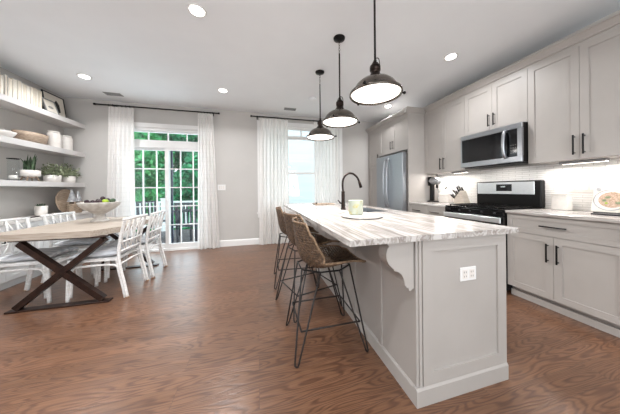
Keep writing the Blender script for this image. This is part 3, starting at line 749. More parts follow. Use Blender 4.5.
# ------------------------------------------------------------------ dining table
t = thing('dining_table', 'washed oak dining table on dark crossed iron trestles', 'dining table', (-1.93, 3.3, 0))
a, b, c, d = -2.47, -1.495, 2.69, 4.02
m = MB(); ch = .10; cy_ = .22
poly = [(a+.02, c), (b-.155, c), (b, c+.25), (b, d-.25), (b-.155, d), (a+.02, d), (a, d-.02), (a, c+.02)]
m.prism(poly, .694, .757); m.build('tabletop', 'wood', t)
for y in (2.76, 3.86):
    m = MB(); xa, xb = -2.30, -1.54
    m.bar((xa+.04, y, .022), (xb-.01, y, .675), .05, .052, (0, 1, 0)) if False else None
    wd, dp = .052, .06
    A, B = Vector((xa+.035, y, .03)), Vector((xb-.02, y, .66)); Cc, Dd = Vector((xb-.035, y, .03)), Vector((xa+.06, y, .66))
    m.bar(A, B, dp, wd, Vector((0, 0, 1)))
    m.bar(Cc, Dd, dp-.006, wd, Vector((0, 0, 1)))
    m.build('crossed_leg', 'rust', t)
    MB().rbox(xa-.03, xb+.03, y-.04, y+.04, .0, .016, .004).build('foot_bar', 'rust', t)
    MB().rbox(xa, xb, y-.04, y+.04, .678, .6915, .003).build('mounting_plate', 'rust', t)

# ------------------------------------------------------------------ rattan chairs (front is -x)
def chair():
    t = thing('rattan_chair', '', 'chair', (0, 0, 0), group='white rattan chairs around the dining table')
    q = dict(world=False)
    def post(s): return smooth([(.265, s*.225, 0), (.238, s*.222, .15), (.205, s*.218, .30), (.185, s*.215, .45), (.195, s*.215, .60), (.222, s*.218, .74), (.25, s*.222, .845)], 4)
    for s in (-1, 1):
        P_ = post(s)
        m = MB().tube(P_, .0155, 9); m.tube([p+Vector((-.022, -s*.004, 0)) for p in P_[:13]], .013, 8); m.build('leg', 'rattan', t, **q)
        m = MB().tube(smooth([(-.262, s*.205, 0), (-.258, s*.205, .2), (-.25, s*.20, .44)], 4), .017, 9); m.tube(smooth([(-.235, s*.205, .05), (-.23, s*.205, .2), (-.222, s*.20, .43)], 3), .013, 8); m.build('leg', 'rattan', t, **q)
        MB().tube(smooth([(-.235, s*.207, .24), (-.225, s*.21, .32), (-.19, s*.212, .36), (-.10, s*.214, .368), (.08, s*.216, .368), (.155, s*.217, .355), (.195, s*.218, .31), (.215, s*.219, .24)], 4), .0115, 8).build('side_rail', 'rattan', t, **q)
    m = MB().tube([(-.245, -.2, .425), (.18, -.213, .425), (.18, .213, .425), (-.245, .2, .425)], .017, 9, True); 
    m.box(-.235, .17, -.195, .195, .420, .438)
    m.build('seat', 'rattan', t, **q)
    # soft cushion
    m = MB(); n, k = 14, 14; vs = []
    for sgn in (1, -1):
        for i in range(n+1):
            for j in range(k+1):
                u, v = -1+2*i/n, -1+2*j/k; e = (1-abs(u)**4)*(1-abs(v)**4)
                vs.append((-.035+u*.215, v*.205, .474+sgn*(.006+.030*e**.6)+.004*math.sin(u*5+v*3)))
    fs = []
    for b0 in (0, (n+1)*(k+1)):
        fs += [[b0+i*(k+1)+j, b0+(i+1)*(k+1)+j, b0+(i+1)*(k+1)+j+1, b0+i*(k+1)+j+1] for i in range(n) for j in range(k)]
    o2 = (n+1)*(k+1); edge = [i*(k+1) for i in range(n+1)] + [n*(k+1)+j for j in range(1, k+1)] + [i*(k+1)+k for i in range(n-1, -1, -1)] + [j for j in range(k-1, 0, -1)]
    for i in range(len(edge)): a_, b_ = edge[i], edge[(i+1) % len(edge)]; fs.append([a_, b_, b_+o2, a_+o2])
    m.add(vs, fs, True); m.build('seat_cushion', 'cushion', t, **q)
    m = MB()
    m.tube([(.252, -.25, .848), (.255, 0, .852), (.252, .25, .848)], .0155, 8)
    m.build('top_rail', 'rattan', t, **q)
    def bx(z): return .185+(.25-.185)*((z-.45)/.395)**1.25
    m = MB()
    for z in (.50, .60): m.tube([(bx(z), -.213, z), (bx(z)+.008, 0, z), (bx(z), .213, z)], .011, 7)
    ys = [-.215+.43*i/4 for i in range(5)]
    for yy in ys[1:-1]: m.tube([(bx(z), yy, z) for z in (.50, .6, .7, .78, .845)], .0095, 7)
    for i in range(4):
        ya, yb = ys[i], ys[i+1]
        m.tube([(bx(.60), ya, .60), (bx(.74), ya+(yb-ya)*.5, .74), (bx(.842), yb, .842)][::1], .008, 6)
        m.tube([(bx(.50)-.002, yb, .50), (bx(.55), (ya+yb)/2, .55), (bx(.64), ya, .64)], .008, 6)
    m.build('lattice_back', 'rattan', t, **q)
    m = MB()
    m.tube([(.19, -.215, .36), (.193, 0, .372), (.19, .215, .36)], .0105, 7); m.build('stretcher', 'rattan', t, **q)
    MB().tube([(-.24, -.2, .36), (-.24, .2, .36)], .0105, 7).build('stretcher', 'rattan', t, **q)
    for s in (-1, 1):
        m = MB().lathe([(0, 0), (.019, 0), (.019, .012), (0, .012)], 10, (.265, s*.225, 0)); m.build('foot_cap', 'rawrattan', t, **q)
    return t
ch0 = chair()
CH = [(-1.65, 3.02, 0, 'near white rattan chair on the right side of the dining table'), (-1.625, 3.545, .03, 'far white rattan chair on the right side of the table, closest to the sliding door'),
      (-2.375, 3.09, PI, 'near white rattan chair on the shelf side of the dining table'), (-2.375, 3.74, PI, 'far white rattan chair on the shelf side, below the potted cup')]
for i, (x, y, rz, l) in enumerate(CH):
    o = ch0 if i == 0 else copy_tree(ch0)
    o.location = (x, y, 0); o.rotation_euler.z = rz; o['label'] = l

# footed bowl and fruit
bx_, by_ = -2.03, 3.50
t = tag(MB().lathe([(0, 0), (.092, 0), (.095, .012), (.075, .03), (.052, .055), (.044, .08), (.050, .10), (.09, .125), (.15, .165), (.195, .21), (.212, .245), (.208, .258), (.197, .255), (.172, .225), (.13, .19), (.07, .165), (0, .16)], 40, (bx_, by_, .7585)).build('footed_bowl', 'stonebowl', base=(bx_, by_, .7585)), 'wide grey footed stone bowl holding fruit on the dining table', 'bowl')
FR = [('apple', 'apple', .040, 'bright green apple in the footed bowl', .10, -.05, .245, 'apple'),
      ('fig', 'leafd', .030, 'dark green fig at the right rim of the footed bowl', .19, -.04, .262, 'fig')]
for n_, m_, r_, l_, dx, dy, dz, c_ in FR:
    t = thing(n_, l_, c_, (bx_+dx*.86, by_+dy, .7585+dz+.014))
    MB().lathe([(0, -.85*r_), (.45*r_, -.88*r_), (.85*r_, -.5*r_), (r_, 0), (.9*r_, .5*r_), (.5*r_, .86*r_), (.12*r_, .78*r_), (0, .7*r_)], 16, t.location).build('flesh', m_, t)
    MB().tube([t.location+Vector((0, 0, .7*r_)), t.location+Vector((.004, 0, 1.15*r_))], .0015, 5).build('stem', 'bark', t)
pl = None
k = 0
for dx, dy, dz in [(-.15, -.02, .248), (-.12, .04, .240), (-.10, -.05, .225), (-.07, .0, .225), (-.04, -.05, .235), (-.02, .03, .225), (.0, -.03, .26), (.03, -.06, .250), (.03, .01, .262), (.05, -.02, .292), (.07, .05, .262), (-.05, .07, .235), (.01, .08, .24), (.12, .05, .25), (.06, -.09, .25), (-.01, -.08, .238)]:
    r_ = .026
    if pl is None:
        pl = MB().ball((0, 0, 0), r_, 12, (1, 1, 1.1)).build('plum', 'grape'); tag(pl, 'dark purple plum heaped in the footed bowl', 'fruit', 'dark plums in the footed bowl'); o = pl
    else: o = pl.copy(); C.objects.link(o)
    o.location = (bx_+dx*.86, by_+dy, .7585+dz+.014)

# ------------------------------------------------------------------ built-in cabinet and shelves, left wall
t = thing('sideboard_cabinet', 'white built-in base cabinet below the floating shelves', 'cabinet', (-3.05, 3.4, 0))
xf = -2.86
MB().box(XL+.0005, xf-.0205, 2.0, D-.0005, .1, .769).build('body', 'white', t); MB().box(XL+.0005, xf-.07, 2.0, D-.0005, 0, .0995).build('toe_kick', 'white', t)
def shaker_r(m, y0, y1, z0, z1, x, t_=.02, w=.055, rec=.009):
    m.box(x-t_, x, y0, y0+w, z0, z1); m.box(x-t_, x, y1-w, y1, z0, z1); m.box(x-t_, x, y0+w, y1-w, z0, z0+w); m.box(x-t_, x, y0+w, y1-w, z1-w, z1)
    m.box(x-t_+.001, x-rec, y0+w, y1-w, z0+w, z1-w); return m
for i in range(6):
    a = 2.0+i*.457; d = shaker_r(MB(), a+.002, a+.455, .105, .765, xf).build('door', 'white', t)
    yh = a+(.42 if i % 2 == 0 else .04); m = MB().rbox(xf+.022, xf+.032, yh-.006, yh+.006, .55, .70, .002)
    for z in (.565, .685): m.box(xf, xf+.0225, yh-.004, yh+.004, z-.004, z+.004)
    m.build('handle', 'black', d)
tag(MB().rbox(XL+.0005, xf+.02, 1.98, D-.0005, .7695, .81, .004).build('countertop', 'ceramic', base=(-3.05, 3.4, .77)), 'white countertop of the built-in cabinet below the shelves', 'countertop')
SH = [(2.342, .075, 'topmost white floating shelf, holding books and picture frames'), (1.838, .078, 'middle white floating shelf, holding the white jars'), (1.306, .075, 'lowest white floating shelf, holding the potted plants')]
for z, th, l in SH:
    tag(MB().rbox(XL+.0005, -2.953, 2.0, D-.0005, z-th, z, .002).build('floating_shelf', 'shelf', base=(XL, 3.4, z)), l, 'shelf')
Z1, Z2, Z3 = [s[0]+.0006 for s in SH]
# books, pages outwards
y = 2.95; bk = None; i = 0
cols = ['paper', 'paper2', 'paper2', 'paper', 'paper2']
words = ['cream', 'white', 'white', 'cream', 'white']
protos = {}
yy = y; seq = []
while yy < 3.99:
    th = rnd.choice([.022, .028, .034, .04, .05]); h = rnd.choice([.245, .25, .255, .262, .268])
    if abs(yy-3.55) < .03: yy += .012
    seq.append((yy, th, h, rnd.randrange(5))); yy += th+.0015
for i, (y, th, h, ci) in enumerate(seq):
    t = thing('book', '', 'book', (-3.06, y+th/2, Z1), group='pale books on the top shelf')
    w_ = words[ci]; od = 'first second third fourth fifth sixth seventh eighth ninth tenth eleventh twelfth thirteenth fourteenth fifteenth sixteenth seventeenth eighteenth nineteenth twentieth'.split() + ['twenty-'+q for q in 'first second third fourth fifth sixth seventh eighth ninth'.split()]
    left = 'left end' if y < 3.3 else ('middle' if y < 3.7 else 'right end')
    t['label'] = '%s book on the top shelf, %s from the black bookend' % (w_, od[len(seq)-1-i])
    x0, x1 = -3.16, -2.985+rnd.uniform(-.012, .0)
    m = MB(); m.box(x0, x1, y, y+.0022, Z1, Z1+h); m.box(x0, x1, y+th-.0022, y+th, Z1, Z1+h); m.box(x0, x0+.003, y+.0022, y+th-.0022, Z1, Z1+h)
    m.build('cover', ['ceramic', 'paper2', 'paper', 'ceramic', 'paper'][rnd.randrange(5)], t)
    MB().box(x0+.003, x1-.004, y+.0024, y+th-.0024, Z1+.003, Z1+h-.004).build('pages', cols[ci], t)
# picture frames leaning on the wall
def pic(label, yc, w_, h_, xbase, tilt, border, artm, rz=0, z=Z1, art=1):
    t = thing('picture_frame', label, 'picture frame', (xbase, yc, z+.006)); f = .014
    X = Matrix.Translation((0, 0, 0)) @ Matrix.Rotation(rz, 4, 'Z') @ Matrix.Rotation(-tilt, 4, 'Y')
    def mk(n, k, fn): m = MB(); fn(m); m.xf(X); return m.build(n, k, t, world=False)
    def fr(m):
        m.box(-.018, 0, -w_/2, -w_/2+f, 0, h_); m.box(-.018, 0, w_/2-f, w_/2, 0, h_); m.box(-.018, 0, -w_/2+f, w_/2-f, 0, f); m.box(-.018, 0, -w_/2+f, w_/2-f, h_-f, h_)
    mk('frame', border, fr)
    mk('mat', 'paper2', lambda m: m.box(-.014, -.006, -w_/2+f, w_/2-f, f, h_-f))
    if art == 1:
        def a(m):
            m.prism([(-w_*.22, h_*.25), (w_*.05, h_*.22), (w_*.24, h_*.3), (w_*.22, h_*.62), (w_*.10, h_*.78), (-.02, h_*.6), (-w_*.15, h_*.7), (-w_*.24, h_*.5)], -.0058, -.0045, 'x')
        mk('print', 'printb', a)
    else:
        def a(m):
            m.prism([(math.cos(q)*w_*.2, h_*.42+math.sin(q)*h_*.10) for q in [2*PI*i/14 for i in range(14)]], -.0058, -.0045, 'x')
        mk('print', 'printg', a)
pic('larger black-edged picture frame with a dark print, leaning at the end of the top shelf', 4.43, .38, .38, -3.12, .13, 'printb', None)
pic('smaller leaning white picture frame with a grey print, beside the books', 4.175, .21, .215, -2.985, .30, 'vent', None, .0, art=2)
tag(MB().prism([(-3.20, Z1), (-3.0, Z1), (-3.02, Z1+.13), (-3.19, Z1+.22)], 4.03, 4.045, 'y').build('bookend', 'black', base=(-3.1, 4.04, Z1)), 'black triangular bookend at the right end of the books', 'bookend')

# middle shelf
def jar(label, y, r_, h_):
    t = thing('ceramic_jar', label, 'jar', (-3.1, y, Z2), group='white ceramic jars on the middle shelf')
    MB().lathe([(0, 0), (r_*.93, 0), (r_, .012), (r_, h_*.82), (r_*.93, h_*.88), (r_*.80, h_*.90), (0, h_*.90)], 28, t.location).build('body', 'ceramic', t)
    MB().lathe([(0, .9*h_+.001), (r_*.86, .9*h_+.001), (r_*.88, .97*h_), (r_*.84, h_), (0, h_)], 28, t.location).build('lid', 'ceramic', t)
jar('larger white ceramic jar on the middle shelf, beside the wooden bowl', 4.335, .078, .265)
jar('slightly smaller white ceramic jar nearest the end of the middle shelf', 4.56, .074, .25)
tag(MB().lathe([(0, 0), (.14, 0), (.18, .03), (.20, .09), (.205, .145), (.195, .145), (.185, .09), (.15, .04), (0, .02)], 36, (-3.09, 3.97, Z2), sx=.62, sy=1.0).build('wooden_bowl', 'tan', base=(-3.09, 3.97, Z2)), 'oval weathered wooden bowl on the middle shelf', 'bowl')
tag(MB().lathe([(0, 0), (.07, 0), (.11, .03), (.135, .075), (.13, .078), (.10, .035), (0, .012)], 30, (-3.09, 3.58, Z2)).build('white_bowl', 'ceramic', base=(-3.09, 3.58, Z2)), 'shallow white bowl at the left edge of the middle shelf', 'bowl')

# lower shelf
t = thing('glass_lantern', 'black-rimmed glass lantern with a white candle on the lowest shelf', 'lantern', (-3.1, 3.75, Z3))
m = MB(); n = 28; vs = []
for (r_, z) in [(.05, .012), (.05, .29), (.048, .29), (.048, .012)]: vs += [Vector((math.cos(2*PI*k/n)*r_, math.sin(2*PI*k/n)*r_, z)) + Vector(t.location) for k in range(n)]
m.add(vs, [[i*n+k, i*n+(k+1) % n, ((i+1) % 4)*n+(k+1) % n, ((i+1) % 4)*n+k] for i in range(4) for k in range(n)], True); m.build('glass_cylinder', 'jar', t)
m = MB().lathe([(0, 0), (.055, 0), (.055, .0118), (0, .0118)], 24, t.location); m.build('base', 'black', t)
MB().tube([(math.cos(2*PI*k/28)*.051-3.1, math.sin(2*PI*k/28)*.051+3.75, Z3+.29) for k in range(28)], .005, 6, True).build('rim', 'black', t)
MB().lathe([(0, 0), (.036, 0), (.036, .06), (0, .062)], 20, (-3.1, 3.75, Z3+.0125)).build('candle', 'ceramic', t)
def leafblade(m, base, h_, lean, az, w_):
    pts = []; b = Vector(base); dv = Vector((math.cos(az), math.sin(az), 0)); sd = Vector((-math.sin(az), math.cos(az), 0)); vs = []
    for i in range(6):
        s = i/5; c = b + dv*lean*s*s + Vector((0, 0, h_*s)); ww = w_*(.6+.8*s)*(1-s**3)+.0005
        vs += [c-sd*ww/2, c+dv*.003, c+sd*ww/2, c-dv*.002]
    fs = []
    for i in range(5):
        a, b2 = i*4, i*4+4
        fs += [[a, a+1, b2+1, b2], [a+1, a+2, b2+2, b2+1], [a+2, a+3, b2+3, b2+2], [a+3, a, b2, b2+3]]
    fs += [[3, 2, 1, 0], [20, 21, 22, 23]]
    m.add(vs, fs)
t = thing('snake_plant', 'dark snake plant in a white bowl on a wooden stand, lowest shelf', 'potted plant', (-3.1, 3.96, Z3))
lx, ly, lz = t.location
MB().lathe([(0, .07), (.09, .07), (.098, .08), (.098, .155), (.090, .155), (.088, .14), (0, .14)], 28, t.location).build('pot', 'ceramic', t)
m = MB()
for a in (.4, .4+PI/2, .4+PI, .4+PI*1.5): m.tube([(lx+math.cos(a)*.085, ly+math.sin(a)*.085, lz), (lx+math.cos(a)*.06, ly+math.sin(a)*.06, lz+.069)], .008, 8)
m.box(lx-.06, lx+.06, ly-.008, ly+.008, lz+.045, lz+.058); m.build('stand', 'tan', t)
m = MB()
for i in range(16): leafblade(m, (lx+rnd.uniform(-.035, .035), ly+rnd.uniform(-.04, .04), lz+.135), rnd.uniform(.14, .26), rnd.uniform(.0, .045), rnd.uniform(0, 2*PI), rnd.uniform(.026, .04))
leafblade(m, (lx, ly-.04, lz+.14), .17, .085, -PI/2, .02)
m.build('foliage', 'leafd', t)
def bushy(label, y, wd):
    t = thing('potted_plant', label, 'potted plant', (-3.1, y, Z3), group='sage green plants in white pots'); p0 = Vector(t.location)
    MB().lathe([(0, 0), (.078, 0), (.090, .01), (.094, .11), (.088, .11), (.086, .095), (0, .095)], 28, p0).build('pot', 'ceramic', t)
    m = MB(); ms = MB()
    for i in range(90):
        az = rnd.uniform(0, 2*PI); el = rnd.uniform(.0, 1.45); L_ = rnd.uniform(.10, .23)
        tip = p0 + Vector((math.cos(az)*math.cos(el)*L_*.8*wd, math.sin(az)*math.cos(el)*L_*wd, .10+math.sin(el)*L_))
        if i % 4 == 0: ms.tube([p0+Vector((0, 0, .09)), (p0+Vector((0, 0, .1))).lerp(tip, .6)+Vector((0, 0, .01)), tip], .0015, 4)
        for j in range(5):
            c = (p0+Vector((0, 0, .1))).lerp(tip, .45+.55*j/4) + Vector((rnd.uniform(-.014, .014) for _ in range(3)))
            a = Vector((rnd.uniform(-1, 1) for _ in range(3))).normalized(); b = a.orthogonal().normalized(); s = rnd.uniform(.013, .021)
            m.add([c-a*s, c+b*s*.55+a.cross(b)*.002, c+a*s, c-b*s*.55-a.cross(b)*.002], [[0, 1, 2, 3]])
    for i, v in enumerate(m.v):
        v.x = max(v.x, XL+.005)
        v.y = min(v.y, D-.008); v.y = min(max(v.y, y-.133), y+.133)
    for v in ms.v: v.x = max(v.x, XL+.005); v.y = min(max(v.y, y-.133), y+.133)
    m.build('foliage', 'leafl', t); ms.build('stem', 'bark', t)
bushy('sage green bushy plant in a white pot beside the snake plant', 4.305, 1.15)
bushy('sage green bushy plant in a white pot nearest the end of the lowest shelf', 4.58, 1.05)

# on the built-in cabinet
ZB = .8106
t = thing('succulent_cup', 'white cup of small dark succulents below the lowest shelf', 'potted plant', (-3.1, 4.12, ZB))
MB().lathe([(0, 0), (.058, 0), (.062, .008), (.066, .14), (.060, .14), (.058, .125), (0, .125)], 26, t.location).build('pot', 'ceramic', t)
m = MB()
for i in range(34): leafblade(m, (-3.1+rnd.uniform(-.038, .038), 4.12+rnd.uniform(-.038, .038), ZB+.123), rnd.uniform(.02, .055), rnd.uniform(0, .02), rnd.uniform(0, 6.28), .014)
m.build('foliage', 'leafd', t)
def disc_board(label, y, z, r_, x, tilt, hole=False, handle=False):
    t = thing('round_board', label, 'cutting board', (x, y, ZB))
    m = MB().lathe([(0, -.009), (r_-.004, -.009), (r_, -.004), (r_, .004), (r_-.004, .009), (0, .009)], 44, (0, 0, 0), smooth=False)
    if handle: m.rbox(-.022, .022, r_-.01, r_+.09, -.008, .008, .004)
    m.xf(Matrix.Translation((0, 0, r_+.008)) @ Matrix.Rotation(-tilt, 4, 'Y') @ Matrix.Rotation(PI/2, 4, 'Y'))
    b = min(v.z for v in m.v); m.xf(Matrix.Translation((0, 0, -b))); m.build('board', 'tan', t, world=False)
disc_board('large round wooden board leaning on the wall below the lowest shelf', 4.46, 0, .195, -3.035, .10)
disc_board('smaller round wooden board leaning in the corner behind the metal trees', 4.585, 0, .145, -2.995, .08)
t = tag(MB().lathe([(0, 0), (.09, 0), (.095, .01), (.095, .12), (.11, .13), (.11, .15), (0, .15)], 30, (-2.897, 4.42, ZB), sx=.7, sy=1.15).build('wooden_riser', 'tan', base=(-2.897, 4.42, ZB)), 'round wooden riser under the two metal trees', 'riser')
def mtree(label, x, y, h_):
    t = thing('metal_tree', label, 'ornament', (x, y, ZB+.1506), group='galvanised metal tree ornaments')
    MB().lathe([(0, 0), (.022, 0), (.022, .035), (0, .035)], 10, t.location).build('trunk', 'bark', t)
    n = 9; vs = []; m = MB()
    for i in range(6):
        z0 = .034+i*h_*.14; r0 = .060*(1-i*.145); m.lathe([(0, z0+.001), (r0*.96, z0-.003), (r0, z0+.003), (r0*.66, z0+h_*.13), (r0*.3 if i < 5 else .001, z0+h_*.16), (0, z0+h_*.165)], n, t.location, smooth=False)
    m.build('cone', 'galv', t)
mtree('left galvanised metal tree ornament on the wooden riser', -2.897, 4.36, .225)
mtree('right galvanised metal tree ornament on the wooden riser', -2.897, 4.478, .20)
tag(MB().prism([(-2.97, ZB), (-2.93, ZB), (-2.925, ZB+.012), (-2.975, ZB+.012)], 3.35, 3.93, 'y').build('serving_tray', 'rust', base=(-2.95, 3.6, ZB)), 'long thin dark tray lying on the built-in cabinet', 'tray')

# ------------------------------------------------------------------ curtains
def rod(label, x0, x1, br):
    t = thing('curtain_rod', label, 'curtain rod', ((x0+x1)/2, D-.09, 2.70)); y, z = D-.09, 2.70
    MB().tube([(x0+.03, y, z), (x1-.03, y, z)], .012, 10).build('pole', 'black', t)
    for x in (x0, x1-.03): MB().tube([(x, y, z), (x+.03, y, z)], .018, 12).build('finial', 'black', t)
    for x in br:
        m = MB().box(x-.005, x+.005, y+.012, D-.0045, z-.008, z+.006); m.box(x-.012, x+.012, D-.004, D-.0005, z-.04, z+.04); m.tube([(x-.006, y, z), (x+.006, y, z)], .017, 12); m.build('bracket', 'black', t)
rod('black curtain rod above the sliding glass door', -2.78, -.725, (-2.5, -.86)); rod('black curtain rod above the window', -.133, 2.05, (.0, 1.95))
def curtain(label, xt0, xt1, xb0, xb1, k, waves, amp, zb=.006, seed=1):
    rr = random.Random(seed); t = thing('curtain', label, 'curtain', ((xt0+xt1)/2, D-.09, zb), group=None)
    nu, nz = waves*10, 26; m = MB(); vs = []
    ph = [rr.uniform(-.5, .5) for _ in range(waves+2)]
    for j in range(nz+1):
        s = j/nz; z = 2.672+(zb-2.672)*s
        for i in range(nu+1):
            u = i/nu; x = (xt0+(xt1-xt0)*u)*(1-s)+(xb0+(xb1-xb0)*u)*s
            q = u*waves; a = math.sin(2*PI*q+.5*math.sin(s*3+ph[int(q)]))
            y = D-.098 + amp*(.45+.55*s)*a + .006*math.sin(9*u+4*s)
            x += .012*s*math.sin(2*PI*q*.5+ph[int(q)]*4)
            vs.append(Vector((x, min(y, D-.03), z)))
    m.add(vs, [[j*(nu+1)+i, j*(nu+1)+i+1, (j+1)*(nu+1)+i+1, (j+1)*(nu+1)+i] for j in range(nz) for i in range(nu)], True)
    m.build('panel', k, t)
    for i in range(waves+1):
        x = xt0+(xt1-xt0)*i/waves
        r = MB().tube([(x, D-.09+math.cos(a)*.0175, 2.70+math.sin(a)*.0175-.004) for a in [2*PI*q/14 for q in range(14)]], .0028, 6, True); r.build('ring', 'black', t)
curtain('white linen curtain left of the sliding door, behind the fruit bowl', -2.56, -2.18, -2.65, -2.175, 'linen', 6, .034, seed=2)
curtain('white linen curtain right of the sliding door', -1.12, -.85, -1.135, -.755, 'linen', 5, .034, seed=3)
curtain('sheer white curtain on the left half of the window', 0.045, .645, .03, .65, 'sheer', 8, .026, seed=4)
curtain('sheer white curtain on the right half of the window, behind the faucet', 1.225, 1.80, 1.225, 1.80, 'sheer', 7, .026, seed=5)

# wall switch
t = thing('light_switch', 'white light switch plate on the back wall right of the door curtain', 'light switch', (-.715, D, 1.215))
MB().rbox(-.79, -.64, D-.007, D-.0005, 1.158, 1.272, .002).build('plate', 'white', t)
for x in (-.755, -.715, -.675): MB().rbox(x-.014, x+.014, D-.011, D-.0075, 1.183, 1.247, .0015).build('rocker', 'ceramic', t)

# ------------------------------------------------------------------ things on the wall counters
# four-gang switch plate on the backsplash
xw = XR-.0125
t = thing('switch_plate', 'white wide switch and outlet plate on the backsplash above the canister', 'light switch', (xw, 1.42, 1.16))
MB().rbox(xw-.006, xw, 1.325, 1.53, 1.10, 1.23, .002).build('plate', 'ceramic', t)
for y in (1.352, 1.402, 1.452, 1.502): MB().rbox(xw-.010, xw-.0065, y-.016, y+.016, 1.13, 1.20, .0015).build('rocker', 'white', t)
# white square canister
t = thing('canister', 'white square canister on the counter right of the range', 'canister', (3.14, 1.54, .9156))
MB().rbox(3.10, 3.20, 1.475, 1.60, .9156, 1.075, .006).build('body', 'ceramic', t); MB().rbox(3.098, 3.202, 1.473, 1.602, 1.0755, 1.098, .005).build('lid', 'ceramic', t)
# cookbook on a stand
t = thing('cookbook', 'open cookbook showing a plate of food, standing on the right counter', 'book', (3.10, 1.16, .9156))
X = Matrix.Rotation(R(14), 4, 'Y')      # leans back towards +x
def cb(n, k, fn, p=None): m = MB(); fn(m); m.xf(X); return m.build(n, k, p or t, world=False)
pg = cb('page', 'paper2', lambda m: m.box(0, .006, -.02, .15, .012, .305)); pg2 = cb('page', 'paper2', lambda m: m.box(0, .006, -.19, -.022, .012, .305))
def el(m, cy, cz, ry, rz_, x0, x1, n=26): m.prism([(cy+math.cos(2*PI*i/n)*ry, cz+math.sin(2*PI*i/n)*rz_) for i in range(n)], x0, x1, 'x')
cb('printed_plate', 'galv', lambda m: el(m, .04, .125, .105, .10, -.0012, -.0004), pg); cb('printed_plate', 'ceramic', lambda m: el(m, .04, .125, .097, .092, -.0022, -.0014), pg)
sal = mat('printed_food', (202, 176, 158), .7, noise=(160, 134, 112), bscale=90); cb('printed_food', sal, lambda m: el(m, .03, .127, .082, .074, -.0032, -.0024), pg)
for c_ in ((.055, .15, .018), (-.01, .10, .02), (.075, .12, .014)): cb('printed_food', 'leafl', lambda m: el(m, c_[0], c_[1], c_[2], .012, -.0042, -.0034), pg)
cb('printed_food', 'apple', lambda m: el(m, .06, .095, .010, .008, -.0052, -.0044), pg)
cb('printed_text', 'printg', lambda m: [m.box(-.0012, -.0004, -.01, .10, z, z+.003) for z in (.262, .250)], pg)
cb('printed_leaf', 'galv', lambda m: el(m, .118, .225, .016, .02, -.0012, -.0004), pg)
MB().rbox(-.04, .03, -.16, .12, 0, .011, .003).build('stand', 'black', t, world=False)
tag(MB().rbox(2.86, 2.99, 1.03, 1.21, .9156, .928, .003).build('tablet', 'printb', base=(2.92, 1.12, .9156)), 'thin dark tablet lying on the counter in front of the cookbook', 'tablet')

# under-cabinet lights
for (x, y0, y1, l) in ((3.10, 1.20, 1.52, 'slim under-cabinet light bar above the cookbook'), (3.08, 2.55, 2.80, 'slim under-cabinet light bar above the knife block')):
    t = thing('cabinet_light', l, 'under-cabinet light', (x, (y0+y1)/2, 1.424))
    MB().rbox(x-.03, x+.03, y0, y1, 1.398, 1.4245, .003).build('housing', 'vent', t); MB().box(x+.012, x+.026, y0+.01, y1-.01, 1.395, 1.3975).build('lens', 'strip', t)
lamp('cabinet_light_bulb', 'AREA', (3.10, 1.33, 1.40), 7, (1, .95, .89), .06, .62, (0, R(8), 0))
lamp('cabinet_light_bulb', 'AREA', (3.08, 2.83, 1.40), 7, (1, .95, .89), .06, .62, (0, R(8), 0))
lamp('microwave_bulb', 'AREA', (3.05, 2.10, 1.44), .7, (1, .94, .87), .05, .3)

# knife block
t = thing('knife_block', 'pale wedge knife block full of steel-handled knives beside the range', 'knife block', (3.08, 2.63, .9156)); z = .9156
MB().prism([(2.545, z), (2.735, z), (2.735, z+.06), (2.62, z+.205), (2.545, z+.02)], 3.02, 3.13, 'x').build('block', 'blk', t)
dirv = Vector((0, .62, .78)).normalized()
k = 0
for i in range(3):
    for j in range(3):
        b = Vector((3.037+i*.038, 2.725-.085*j/2, z+.078+.105*j/2)); dv = (dirv + Vector(((i-1)*.12, .12*(1-j), .1*(j-1)))).normalized(); L_ = .10+.02*((i+j) % 2)
        h = MB().bar(b, b+dv*L_*.8, .015, .021, (1, 0, 0)).build('knife_handle', 'dome' if (i+j) % 2 else 'black', t)
        MB().bar(b+dv*(L_*.8+.0005), b+dv*L_, .016, .022, (1, 0, 0)).build('knife_cap', 'steel', h)
# white house-shaped canister
t = thing('canister', 'white house-shaped canister with a dark knob between knife block and mixer', 'canister', (3.08, 2.93, .9156))
MB().rbox(3.02, 3.14, 2.85, 3.03, z, z+.14, .008).build('body', 'ceramic', t)
MB().add([(3.018, 2.848, z+.1405), (3.142, 2.848, z+.1405), (3.142, 3.032, z+.1405), (3.018, 3.032, z+.1405), (3.06, 2.92, z+.225), (3.10, 2.92, z+.225), (3.10, 2.96, z+.225), (3.06, 2.96, z+.225)],
         [(0, 1, 5, 4), (1, 2, 6, 5), (2, 3, 7, 6), (3, 0, 4, 7), (4, 5, 6, 7), (3, 2, 1, 0)]).build('lid', 'ceramic', t)
MB().tube([(3.08, 2.94, z+.2255), (3.08, 2.94, z+.245), (3.08, 2.915, z+.262)], .008, 8).build('knob', 'black', t)
